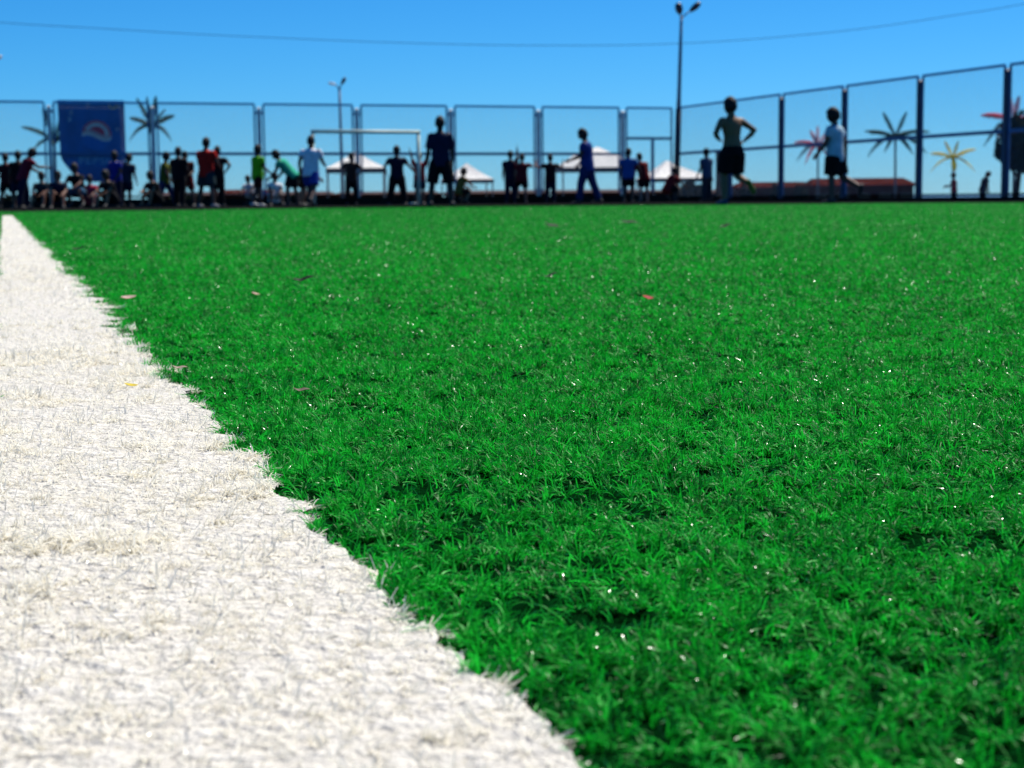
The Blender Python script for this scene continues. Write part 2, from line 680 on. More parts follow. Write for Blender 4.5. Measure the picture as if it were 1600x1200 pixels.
def on_line(px, base, dirn):
    d = ray(px, yh(px))
    rx_, ry_ = d.x, d.y
    # base + t*dirn = k*(rx,ry)
    det = dirn.x * (-ry_) + rx_ * dirn.y
    t = (-base.x * (-ry_) - rx_ * base.y) / det
    return t


back_px = [973, 842, 706, 560, 408, 243, 82]
back_t = [0.0] + [on_line(p, CORN, BK) for p in back_px]
back_t += [back_t[-1] + 3.05, back_t[-1] + 6.1]
right_px = [1140, 1220, 1318, 1435, 1570]
right_t = [0.0] + [on_line(p, CORN, RT) for p in right_px]
right_t += [right_t[-1] + 3.2]


def fence_panel(t0, t1, dirn, label, gate=False, banner=False, gap=0.13, grp="blue framed netting fence panels", near=0.0):
    a = CORN + dirn * (t0 + gap)
    b = CORN + dirn * (t1 - gap)
    mid = (a + b) / 2
    root = thing("fence", label, "fence", (mid.x, mid.y, 0.0), math.atan2(dirn.y, dirn.x), grp)
    L = (b - a).length
    x0, x1_ = -L / 2, L / 2
    z0 = 0.30 if dirn is BK else 0.14
    for nm, z, hh in (("top_rail", H_F, 0.06), ("bottom_rail", z0, 0.05)):
        m = MB()
        m.bar((x0, 0, z), (x1_, 0, z), 0.05, hh)
        m.build(nm, top_blue if nm == "top_rail" else kerb_m, root)
    m = MB()
    zz = 2.02 if gate else MID
    m.bar((x0 + 0.031, 0, zz), (x1_ - 0.031, 0, zz), 0.046, 0.085)
    m.build("middle_rail", blue_steel, root)
    for xx in (x0, x1_):
        m = MB()
        m.bar((xx, 0, z0 + 0.026), (xx, 0, H_F - 0.031), 0.05, 0.045)
        m.build("upright", blue_steel, root)
    if gate:
        m = MB()
        gx = (x0 + x1_) / 2 - 0.12
        m.bar((gx, 0, z0 + 0.031), (gx, 0, zz - 0.045), 0.09, 0.05)
        m.build("gate_post", blue_steel, root)
    # diamond netting, real wires
    m = MB()
    sp, wr = 0.085, 0.0046
    zb, zt = z0 + 0.03, H_F - 0.03
    hgt = zt - zb
    for sgn in (1, -1):
        k = -hgt
        while k < L:
            xa_, za_, xb_, zb_ = x0 + k, zb, x0 + k + hgt, zt
            if xa_ < x0:
                za_ += (x0 - xa_); xa_ = x0
            if xb_ > x1_:
                zb_ -= (xb_ - x1_); xb_ = x1_
            if xb_ - xa_ > 0.02:
                A = Vector((xa_ * sgn, 0.004 * sgn, za_)); B = Vector((xb_ * sgn, 0.004 * sgn, zb_))
                d = (B - A).normalized()
                nrm = Vector((-d.z, 0, d.x)) * wr / 2
                yv = Vector((0, wr / 2, 0))
                m._add([A - nrm, A - yv, A + nrm, A + yv, B - nrm, B - yv, B + nrm, B + yv],
                       [(0, 1, 5, 4), (1, 2, 6, 5), (2, 3, 7, 6), (3, 0, 4, 7)])
            k += sp
    m.build("netting", wire_m, root)
    return root


def fence_post(t, dirn, label, m_, size=0.11, h=2.86):
    p = CORN + dirn * t
    root = thing("fence_post", label, "post", (p.x, p.y, 0), math.atan2(dirn.y, dirn.x), "posts of the netting fence")
    m = MB()
    m.box((0, 0, h / 2 - 0.01), (size, size, h))
    m.build("shaft", m_, root)
    c = MB()
    c._add([(-size / 2 - .006, -size / 2 - .006, h - 0.012), (size / 2 + .006, -size / 2 - .006, h - 0.012), (size / 2 + .006, size / 2 + .006, h - 0.012), (-size / 2 - .006, size / 2 + .006, h - 0.012), (0, 0, h + 0.05)],
           [(3, 2, 1, 0), (0, 1, 4), (1, 2, 4), (2, 3, 4), (3, 0, 4)])
    c.build("cap", m_, root)
    for z in (2.72, MID, 0.4):
        b = MB()
        b.box((0, 0, z), (0.222, 0.03, 0.07))
        b.build("bracket", blue_steel, root)
    return root


bl = ["fence panel with the low gate opening beside the tall lamp pole",
      "fence panel behind the boy in blue with a white tent seen through it",
      "fence panel the two boys lean on, one arm raised to its rail",
      "fence panel beside the tall dark player, over the goal's right post",
      "fence panel over the left half of the goal crossbar",
      "fence panel between the palm and the neon green shirt",
      "fence panel carrying the blue banner",
      "fence panel at the left end behind the two in red"]
for i in range(len(back_t) - 1):
    if i < 8:
        fence_panel(back_t[i], back_t[i + 1], BK, bl[i], gate=(i == 0))
rl = ["short looking fence panel behind the shirtless looking runner",
      "fence panel right of the runner, low red roof beyond it",
      "fence panel behind the player in the white shirt with the red palm beyond",
      "fence panel in front of the green metal palm and the long red roof",
      "fence panel in front of the yellow palm",
      "fence panel at the right end in front of the dark tree"]
rl[0] = "narrowest looking fence panel directly behind the running player's head"
for i in range(len(right_t) - 1):
    fence_panel(right_t[i], right_t[i + 1], RT, rl[i], gap=0.10)
pl_ = ["fence post right of the boy in blue shirt, beside the gate", "fence post standing over the middle white tent's left edge",
       "fence post at the tall dark player's right shoulder", "fence post crossing the goal crossbar",
       "fence post behind the neon green shirt", "fence post beside the green palm right of the banner",
       "fence post left of the banner, seen with a palm trunk", "fence post past the left end group"]
pl_[0] = "fence post at the gate opening, above the boy in the bright blue shirt"
for i, t in enumerate(back_t[1:8]):
    fence_post(t, BK, pl_[i], grey_steel)
pr_ = ["fence post hidden behind the running player", "fence post standing right of the running player",
       "fence post touching the white shirted player's shoulder", "fence post between green palm and yellow palm",
       "fence post crossing the dark tree, largest of the posts"]
for i, t in enumerate(right_t[1:6]):
    fence_post(t, RT, pr_[i], dark_post, 0.125)

for nm, dirn, L, lab in (("fence_kerb", BK, back_t[-1], "low dark kerb under the back fence behind the goal"),
                         ("fence_kerb", RT, right_t[-1], "low dark kerb under the side fence behind the runner")):
    m = MB()
    a = CORN + dirn * (-0.09 if dirn is BK else 0.09)
    b = CORN + dirn * L
    hk = 0.26 if dirn is BK else 0.12
    m.bar((a.x, a.y, hk / 2 - 0.03), (b.x, b.y, hk / 2 - 0.03), 0.18, hk)
    tag(m.build(nm, kerb_m), lab, "kerb")

# ------------------------------------------------------------------ lamp poles
pole_m = mat("blue_grey_pole_paint", (0.045, 0.095, 0.19), 0.5, 0.2, 4.0, 0.0, 0.4)
pole_low = mat("dark_navy_pole_paint", (0.012, 0.022, 0.045), 0.5, 0.2, 4.0, 0.0, 0.4)
lamp_m = mat("dark_lamp_housing", (0.012, 0.02, 0.045), 0.45, 0.2, 6.0, 0.0, 0.4)
lamp_pale = mat("pale_lamp_housing", (0.55, 0.6, 0.63), 0.45, 0.1, 6.0, 0.0, 0.4)
glass_m = mat("lamp_glass", (0.25, 0.27, 0.28), 0.15, 0.1, 6.0, 0.0, 0.6)


def lamp_pole(px, D, h, label, tilt, arms, low=None, r=0.06, pale=()):
    x = X_at(px, D)
    z = gz(x, D)
    root = thing("lamp_pole", label, "lamp post", (x, D, z), 0, "lamp poles round the pitch")
    root.rotation_euler = (0, R(tilt), 0)
    m = MB()
    if low:
        m.tube([(0, 0, low - 0.12), (0, 0, low + 0.25), (0, 0, h * 0.8), (0, 0, h)], [r * 1.3, r * 1.05, r * 0.9, r * 0.7], 12)
        l = MB()
        l.tube([(0, 0, -0.1), (0, 0, low - 0.125), (0, 0, low - 0.12)], [r * 1.65, r * 1.6, r * 1.35], 12)
        l.build("lower_pole", pole_low, root, True)
    else:
        m.tube([(0, 0, -0.1), (0, 0, h * 0.5), (0, 0, h)], [r * 1.2, r * 0.95, r * 0.7], 12)
    m.build("pole", pole_m, root, True)
    for i, (dx, dy, dz, a0, a1, ln, wd) in enumerate(arms):
        end = Vector((dx, dy, h + dz))
        a = MB()
        a.tube([(0, 0, h - 0.08), Vector((dx, dy, dz)) * 0.5 + Vector((0, 0, h - 0.02)), end], [r * 0.5, r * 0.4, r * 0.35], 8)
        a.build("arm", pole_m, root, True)
        d = Vector((math.cos(a0) * math.sin(a1), math.sin(a0) * math.sin(a1), math.cos(a1)))
        hd = MB()
        hd.tube([end - d * ln * .1, end + d * ln * .08, end + d * ln * .4, end + d * ln * .8, end + d * ln],
                [wd * .3, wd * .7, wd, wd * .9, wd * .35], 12)
        ho = hd.build("lamp_head", lamp_pale if i in pale else lamp_m, root, True)
        g = MB()
        g.ball(end + d * ln * .5 + Vector((0, 0, -wd * .72)), (wd * .62, wd * .62, wd * .35), seg=10, ring=6)
        g.build("lamp_glass", glass_m, ho, True)


lamp_pole(1056, 52.7, 5.86, "tall twin headed lamp pole at the corner of the fence", 1.6,
          [(-0.06, -0.1, 0.06, R(200), R(14), 0.34, 0.125), (0.30, 0.1, 0.17, R(5), R(48), 0.40, 0.10)], low=3.05, r=0.062)
lamp_pole(536, 74, 5.75, "distant thin lamp pole rising above the goal", -0.6,
          [(-0.18, 0, 0.14, R(180), R(75), 0.32, 0.06), (0.10, 0.05, 0.16, R(0), R(32), 0.34, 0.085)], r=0.075, pale=(0,))
lamp_pole(-28, 58, 5.35, "lamp pole just past the left edge with only its pale head showing", 0,
          [(0.62, 0, 0.18, R(0), R(75), 0.32, 0.08), (-0.6, 0, 0.18, R(180), R(70), 0.32, 0.08)], r=0.06, pale=(0, 1))

# overhead cable
cab = MB()
cpts = [(-260, 12), (0, 35), (150, 44), (300, 53), (450, 60), (600, 66), (750, 70), (880, 71), (1000, 70), (1120, 65), (1250, 55), (1370, 42), (1490, 24), (1600, 6), (1850, -44)]
P = []
for i in range(len(cpts) - 1):
    for k in range(4):
        t = k / 4
        q0 = cpts[max(i - 1, 0)]; q1 = cpts[i]; q2 = cpts[i + 1]; q3 = cpts[min(i + 2, len(cpts) - 1)]
        c = [0.5 * ((2 * q1[j]) + (-q0[j] + q2[j]) * t + (2 * q0[j] - 5 * q1[j] + 4 * q2[j] - q3[j]) * t * t + (-q0[j] + 3 * q1[j] - 3 * q2[j] + q3[j]) * t ** 3) for j in (0, 1)]
        P.append(at(c[0], c[1], 56.0))
cab.tube(P, 0.010, 6, side=(0, 1, 0))
tag(cab.build("overhead_cable", mat("cable_rubber", (0.03, 0.06, 0.10), 0.6, 0.1)), "long sagging cable crossing the sky above the fence", "cable")

# ------------------------------------------------------------------ goal
gm = mat("white_goal_paint", (0.52, 0.62, 0.50), 0.5, 0.15, 5.0, 0.0, 0.4)
GD = 46.0
gx0, gx1 = X_at(491, GD - 0.6), X_at(655, GD + 0.5)
ga = Vector((gx0, GD - 0.6)); gb = Vector((gx1, GD + 0.5))
gmid = (ga + gb) / 2
gl = (gb - ga).length
goal = thing("football_goal", "white football goal frame in front of the back fence", "goal", (gmid.x, gmid.y, 0), math.atan2((gb - ga).y, (gb - ga).x))
for sx in (-1, 1):
    m = MB()
    m.tube([(sx * gl / 2, 0, -0.02), (sx * gl / 2, 0, 2.0)], 0.05, 12)
    m.build("goal_post", gm, goal, True)
m = MB()
m.tube([(-gl / 2 - 0.05, 0, 2.03), (gl / 2 + 0.05, 0, 2.03)], 0.052, 12, side=(0, 1, 0))
m.build("crossbar", gm, goal, True)
for sx in (-1, 1):
    m = MB()
    m.tube([(sx * gl / 2, 0.045, 0.03), (sx * gl / 2, 0.9, 0.03)], 0.025, 8)
    m.build("ground_bar", gm, goal, True)

# ------------------------------------------------------------------ banner
ban_m = mat("blue_banner_vinyl", (0.012, 0.14, 0.40), 0.55, 0.25, 2.0, 0.0, 0.3)


def banner():
    t0, t1 = back_t[6], back_t[7]
    p0 = CORN + BK * on_line(194, CORN, BK)
    off = NB * 0.09
    D = p0.y
    bx = [X_at(91, on_D(91)), X_at(194, on_D(194))]
    A = CORN + BK * on_line(96, CORN, BK) + off
    B = CORN + BK * on_line(200, CORN, BK) + off
    W = (B - A).length
    sc = W / 104.0                       # metres per photo pixel at the banner
    zc = lambda py: CAM_H + (317.2 - py) * sc
    root = thing("banner", "large blue banner with a red, white and blue round emblem hung on the fence", "banner",
                 (A.x, A.y, 0), math.atan2((B - A).y, (B - A).x))
    X = lambda px: (px - 91) * sc
    outl = [(91, 154), (195, 154), (195, 240), (194, 252), (190, 263), (183, 273), (172, 281), (160, 283.5), (140, 283.5), (126, 281), (113, 273), (104, 262), (98, 254), (94, 247), (92.5, 240)]
    pts = [(X(a), zc(b)) for a, b in outl]
    m = MB()
    n = len(pts)
    m._add([(x, -0.006, z) for x, z in pts] + [(x, 0.006, z) for x, z in pts],
           [tuple(range(n)), tuple(reversed(range(n, 2 * n)))] + [(i, n + i, n + (i + 1) % n, (i + 1) % n) for i in range(n)])
    sh = m.build("sheet", ban_m, root)
    # round emblem, printed layers
    cx, cz, r = X(150), zc(209), 23.5 * sc
    red = mat("print_red", (0.75, 0.06, 0.10), 0.6, 0.15)
    beige = mat("print_cream", (0.75, 0.66, 0.60), 0.6, 0.15)
    blue = mat("print_blue", (0.012, 0.17, 0.50), 0.6, 0.15)

    def wave(u):                                   # boundary of the upper field
        return -0.05 - 0.20 * math.sin(u * 2.6) * 1.0 - 0.05

    def cap(rr, dy, yoff, material, nm, y):
        k = MB()
        us = [-rr + 2 * rr * i / 24 for i in range(25)]
        top = [(u, math.sqrt(max(0, rr * rr - u * u))) for u in us]
        vs_ = []
        for u, t in top:
            lo = max(wave(u) + dy, -math.sqrt(max(0, rr * rr - u * u)))
            lo = min(lo, t)
            vs_ += [(cx + u * r, y, cz + (t + yoff) * r), (cx + u * r, y, cz + (lo + yoff) * r)]
        k._add(vs_, [(2 * i + 1, 2 * i + 3, 2 * i + 2, 2 * i) for i in range(24)])
        return k.build(nm, material, sh)
    d = MB()
    d._add([(cx + r * 1.02 * math.cos(a), -0.009, cz + r * 1.02 * math.sin(a)) for a in [2 * math.pi * i / 40 for i in range(40)]], [tuple(range(40))])
    d.build("emblem", blue, sh)
    cap(1.0, -0.12, 0, beige, "emblem", -0.012)
    cap(0.985, 0.16, 0.0, red, "emblem", -0.015)
    cap(0.84, 0.22, 0.0, beige, "emblem", -0.018)
    cap(0.56, 0.26, 0.02, red, "emblem", -0.021)
    # lettering
    cu = bpy.data.curves.new("lettering", 'FONT')
    cu.body = "PEPSI"
    cu.size = 15.5 * sc
    cu.align_x = 'CENTER'
    cu.space_character = 1.12
    to = bpy.data.objects.new("lettering", cu)
    COL.objects.link(to)
    dg = bpy.context.evaluated_depsgraph_get()
    me = bpy.data.meshes.new_from_object(to.evaluated_get(dg))
    bpy.data.objects.remove(to)
    o = link("lettering", me, mat("print_pale_blue", (0.30, 0.56, 0.72), 0.6, 0.15), sh)
    o.rotation_euler = (R(90), 0, 0)
    o.location = (X(144), -0.010, zc(255))
    o.scale = (1.25, 1, 1)
    # pale splash prints
    pale = mat("print_pale", (0.28, 0.42, 0.52), 0.6, 0.3)
    yel = mat("print_yellow", (0.40, 0.44, 0.18), 0.6, 0.3)
    for (a, b, ra, rb) in [(112, 174, 3.2, 4), (109, 184, 3, 4.5), (182, 200, 2.4, 3.4), (187, 164, 2.6, 4), (138, 160, 3, 4)]:
        k = MB()
        k._add([(X(a) + ra * sc * math.cos(t) * (0.8 + 0.3 * math.sin(3 * t + a)), -0.0095, zc(b) + rb * sc * math.sin(t)) for t in [2 * math.pi * i / 14 for i in range(14)]], [tuple(range(14))])
        k.build("splash_print", pale, sh)
    k = MB()
    k._add([(X(103), -0.0095, zc(158)), (X(128), -0.0095, zc(159.5)), (X(128), -0.0095, zc(155.5)), (X(101), -0.0095, zc(155.5))], [(0, 1, 2, 3)])
    k.build("splash_print", pale, sh)
    k = MB()
    arc = [(177 - 7 * math.cos(t), 160 + 8 * math.sin(t)) for t in [math.pi * i / 10 for i in range(11)]]
    vs_ = []
    for i, (a, b) in enumerate(arc):
        t = math.pi * i / 10
        vs_ += [(X(a), -0.0095, zc(b)), (X(177 - 5 * math.cos(t)), -0.0095, zc(160 + 5.6 * math.sin(t)))]
    k._add(vs_, [(2 * i, 2 * i + 2, 2 * i + 3, 2 * i + 1) for i in range(10)])
    k.build("splash_print", yel, sh)


def on_D(px):
    return (CORN + BK * on_line(px, CORN, BK)).y


banner()

# ------------------------------------------------------------------ tents
canvas = mat("white_canvas", (0.90, 0.87, 0.80), 0.8, 0.05, 3.0, 0.1, 0.2, trans=0.08)
val_m = mat("shade_blue_valance", (0.015, 0.04, 0.075), 0.85, 0.2, 5.0)  # pale canvas valance; its backlit shade is put into this dark colour
leg_m = mat("grey_tent_leg", (0.20, 0.21, 0.22), 0.5, 0.2, 5.0)


def tent(px, y_eave, y_peak, wpx, D, label, rz=0.0, peak_dx=0.0, tier=False):
    x = X_at(px, D)
    z0 = gz(x, D) - 0.02
    k = D / F
    ze = CAM_H + (yh(px) - y_eave) * k - z0
    zp = CAM_H + (yh(px) - y_peak) * k - z0
    W = wpx * k
    h = W / 2
    root = thing("canopy_tent", label, "tent", (x, D, z0), rz, "white canopy tents beyond the fence")
    m = MB()
    N = 12
    V, ring = [], []
    rings = [(1.0, ze), (0.62, ze + (zp - ze) * 0.33), (0.3, ze + (zp - ze) * 0.66), (0.03, zp)]
    if tier:
        rings = [(1.0, ze), (0.55, ze + (zp - ze) * 0.62), (0.50, ze + (zp - ze) * 0.60), (0.28, ze + (zp - ze) * 0.78), (0.03, zp)]
    for s, z in rings:
        for i in range(4):
            a = (-1, -1), (1, -1), (1, 1), (-1, 1)
            p0, p1 = a[i], a[(i + 1) % 4]
            for j in range(N // 4):
                t = j / (N // 4)
                sag = 1 - 0.06 * math.sin(math.pi * t) * (1 if s < 0.99 else 0.3)
                V.append(((p0[0] + (p1[0] - p0[0]) * t) * h * s * sag + peak_dx * (1 - s) * h, (p0[1] + (p1[1] - p0[1]) * t) * h * s * sag, z))
    Fs = []
    for r_ in range(len(rings) - 1):
        for i in range(N):
            j = (i + 1) % N
            Fs.append((r_ * N + i, r_ * N + j, (r_ + 1) * N + j, (r_ + 1) * N + i))
    Fs.append(tuple((len(rings) - 1) * N + i for i in range(N)))
    m._add(V, Fs)
    m.build("roof", canvas, root)
    v = MB()
    for a, b in (((-1, -1), (1, -1)), ((1, -1), (1, 1)), ((1, 1), (-1, 1)), ((-1, 1), (-1, -1))):
        v.bar((a[0] * h * 0.995, a[1] * h * 0.995, ze - 0.10), (b[0] * h * 0.995, b[1] * h * 0.995, ze - 0.10), 0.012, 0.19)
    v.build("valance", val_m, root)
    for sx in (-1, 1):
        for sy in (-1, 1):
            l = MB()
            l.box((sx * h * 0.95, sy * h * 0.95, (ze - 0.02) / 2), (0.07, 0.07, ze - 0.02))
            l.build("leg", leg_m, root)


tent(557, 264, 238, 92, 76, "white canopy tent seen through the goal frame", 0.1)
tent(730, 281, 256, 74, 92, "small white canopy tent right of the tall dark player", 0.15)
tent(928, 263, 231, 114, 78, "tall peaked white canopy tent behind the man in blue", 0.08, 0.1, True)
tent(1053, 279, 252, 96, 92, "white canopy tent beside the tall corner lamp pole", 0.2, -0.25)

# ------------------------------------------------------------------ low houses beyond
roof_m = mat("red_brown_roof_tile", (0.060, 0.013, 0.008), 0.95, 0.3, 1.5, 0.5, 0.0)
roof_d = mat("dark_brown_roof_tile", (0.050, 0.016, 0.010), 0.85, 0.3, 1.5, 0.5)
wall_m = mat("brown_plaster_wall", (0.032, 0.010, 0.006), 0.95, 0.3, 1.0, 0.3, 0.0)
win_m = mat("dark_window_glass", (0.01, 0.012, 0.015), 0.2, 0.2, 1.0, 0.0, 0.5)


def house(xa_, xb_, y_ridge, y_eave, D, label, rm, hip=0.12, nwin=3):
    xm = (xa_ + xb_) / 2
    X0, X1 = X_at(xa_, D), X_at(xb_, D)
    x = (X0 + X1) / 2
    z0 = gz(x, D) - 0.05
    k = D / F
    zr = CAM_H + (yh(xm) - y_ridge) * k - z0
    ze = CAM_H + (yh(xm) - y_eave) * k - z0
    L = X1 - X0
    dp = 5.0
    root = thing("low_house", label, "house", (x, D + dp / 2, z0), 0, "low red roofed houses beyond the fence")
    m = MB()
    m.box((0, 0, ze / 2 - 0.1), (L - 0.5, dp - 0.5, ze + 0.2 - 0.06))
    m.build("wall", wall_m, root)
    r = MB()
    h = L * hip
    rr = L / 2
    r._add([(-rr, -dp / 2, ze), (rr, -dp / 2, ze), (rr, dp / 2, ze), (-rr, dp / 2, ze), (-rr + h, 0, zr), (rr - h, 0, zr),
            (-rr, -dp / 2, ze - 0.12), (rr, -dp / 2, ze - 0.12), (rr, dp / 2, ze - 0.12), (-rr, dp / 2, ze - 0.12)],
           [(0, 1, 5, 4), (1, 2, 5), (2, 3, 4, 5), (3, 0, 4), (6, 7, 1, 0), (7, 8, 2, 1), (8, 9, 3, 2), (9, 6, 0, 3), (9, 8, 7, 6)])
    r.build("roof", rm, root)
    for i in range(nwin):
        xx = -L / 2 + L * (i + 0.5) / nwin
        w_ = MB()
        w_.box((xx, -dp / 2 + 0.24, ze * 0.55), (0.9, 0.06, 0.8))
        w_.build("window", win_m, root)


house(1268, 1434, 278, 289, 118, "long low house with a bright red brown hipped roof behind the green palm", roof_m, 0.06, 5)
house(1150, 1276, 284, 292, 124, "lower red roofed house between the runner and the white shirted player", roof_m, 0.1, 3)
house(1005, 1152, 296, 301, 134, "low dark roofed house behind the lamp pole and the brown post", roof_d, 0.05, 4)
house(858, 1008, 296, 301, 128, "low dark roofed house behind the tallest tent", roof_d, 0.05, 4)
house(690, 860, 297, 302, 132, "low brown house behind the two boys at the fence", roof_d, 0.05, 4)
house(515, 692, 299, 304, 136, "low brown house seen under the tent behind the goal", roof_d, 0.08, 4)
house(425, 518, 299, 304, 128, "low brown house behind the mint green shirt", roof_d, 0.08, 2)
house(330, 427, 296, 302, 122, "small red roofed house behind the neon green shirt", roof_m, 0.12, 2)
house(235, 332, 300, 305, 126, "low dark house behind the bright red shirt", roof_d, 0.06, 2)

# ------------------------------------------------------------------ leaves: bushes and tree
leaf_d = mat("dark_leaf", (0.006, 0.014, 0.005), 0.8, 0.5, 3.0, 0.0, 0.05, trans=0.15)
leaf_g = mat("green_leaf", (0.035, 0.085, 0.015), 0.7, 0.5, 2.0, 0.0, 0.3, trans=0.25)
bark = mat("bark", (0.022, 0.016, 0.014), 0.95, 0.4, 8.0, 0.5)


def leaves(mb, blobs, n, size, mi=0):
    for _ in range(n):
        c, r = random.choice(blobs)
        while True:
            u = Vector((random.uniform(-1, 1), random.uniform(-1, 1), random.uniform(-1, 1)))
            if u.length <= 1:
                break
        if u.length < 0.45 and random.random() < 0.6:
            u = u.normalized() * random.uniform(0.6, 1.05)
        p = Vector((c[0] + u.x * r[0], c[1] + u.y * r[1], c[2] + u.z * r[2]))
        a = Vector((random.gauss(0, 1), random.gauss(0, 1), random.gauss(0, 0.7))).normalized()
        b = a.cross(Vector((random.gauss(0, 1), random.gauss(0, 1), random.gauss(0, 1)))).normalized()
        s = size * random.uniform(0.6, 1.3)
        mb._add([p - a * s, p + b * s * 0.45, p + a * s, p - b * s * 0.45], [(0, 1, 2, 3)], mi)


def tree(px, D, label):
    x = X_at(px, D)
    z0 = gz(x, D)
    k = D / F
    root = thing("tree", label, "tree", (x, D, z0), 0)
    top = CAM_H + (yh(px) - 160) * k - z0
    bot = CAM_H + (yh(px) - 268) * k - z0
    t = MB()
    for dx in (-0.55, 0.05, 0.5):
        t.tube([(dx, random.uniform(-.2, .2), -0.1), (dx * 0.8, 0, bot * 0.6), (dx * 0.7 + 0.1, 0.1, bot + 0.4), (dx * 1.2, 0.15, (bot + top) / 2 + 0.3)], [0.15, 0.12, 0.09, 0.04], 8)
        t.tube([(dx * 0.75, 0, bot * 0.85), (dx * 1.6 - 0.3, 0.3, bot + 0.8), (dx * 2, 0.4, top - 0.8)], [0.07, 0.05, 0.02], 6)
    t.build("trunk", bark, root, True)
    zc = (top + bot) / 2
    hh = (top - bot) / 2
    B = [((0, 0, zc), (1.0, 1.0, hh * 0.8)), ((-0.72, -0.1, zc - 0.35), (0.58, 0.7, 0.72)), ((0.8, 0.1, zc - 0.2), (0.8, 0.8, 0.9)),
         ((0.35, -0.1, top - 0.55), (0.6, 0.6, 0.55)), ((-0.55, 0.2, zc + 0.30), (0.45, 0.5, 0.4)), ((-0.15, -0.5, bot + 0.3), (0.7, 0.5, 0.38)), ((-0.95, 0.1, zc - 0.6), (0.3, 0.4, 0.33))]
    c = MB()
    leaves(c, B, 9000, 0.11)
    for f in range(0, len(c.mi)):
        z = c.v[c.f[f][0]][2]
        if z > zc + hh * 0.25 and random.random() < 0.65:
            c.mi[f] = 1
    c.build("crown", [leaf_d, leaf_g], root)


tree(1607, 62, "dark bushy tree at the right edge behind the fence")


def bush(px, D, ytop, wpx, label, m_=None, n=700):
    x = X_at(px, D)
    z0 = gz(x, D)
    k = D / F
    top = CAM_H + (yh(px) - ytop) * k - z0
    W = wpx * k / 2
    root = thing("bush", label, "bush", (x, D, z0), 0, "dark bushes beyond the fence")
    s = MB()
    for i in range(4):
        a = i * 1.6
        s.tube([(0.1 * math.cos(a), 0.1 * math.sin(a), -0.1), (W * .4 * math.cos(a), W * .4 * math.sin(a), top * 0.7)], [0.05, 0.02], 6)
    s.build("stem", bark, root, True)
    B = [((random.uniform(-.5, .5) * W, random.uniform(-.4, .4) * W, top * random.uniform(.35, .62)), (W * random.uniform(.4, .6), W * .6, top * random.uniform(.3, .4))) for _ in range(7)]
    c = MB()
    leaves(c, B, n, 0.13)
    c.build("foliage", m_ or leaf_d, root)


bush(1084, 60, 280, 46, "dense dark bush right of the lamp pole behind the fence", n=1600)
bush(1167, 100, 284, 26, "round dark bush at the left end of the red roofs")
bush(1213, 98, 283, 28, "dark bush in front of the red roof at the fence post")
bush(1254, 96, 281, 30, "dark bush left of the red palm trunk")
bush(1062, 74, 292, 30, "low dark bush behind the crouching child in red")
bush(462, 70, 296, 40, "low dark bush beyond the fence beside the mint green shirt")
bush(20, 72, 296, 60, "low dark bush at the left edge behind the two in red")
bush(285, 74, 294, 70, "wide dark bush behind the man in bright red")

# ------------------------------------------------------------------ palms
def hexmat(nm, c, tr=0.45):
    return mat(nm, c, 0.6, 0.35, 2.0, 0.0, 0.3, trans=tr)


pg = hexmat("green_frond", (0.012, 0.060, 0.045))
pg2 = hexmat("bright_green_frond", (0.03, 0.14, 0.03))
prd = hexmat("red_frond", (0.55, 0.006, 0.030))
ppk = hexmat("pale_pink_frond", (0.50, 0.36, 0.46), 0.5)
pye = hexmat("yellow_frond", (0.85, 0.66, 0.015))
pgy = hexmat("grey_green_frond", (0.05, 0.11, 0.14))
pstem = mat("palm_trunk_paint", (0.045, 0.085, 0.12), 0.6, 0.3, 6.0)
pstem_d = mat("dark_palm_trunk_paint", (0.012, 0.022, 0.035), 0.6, 0.3, 6.0)


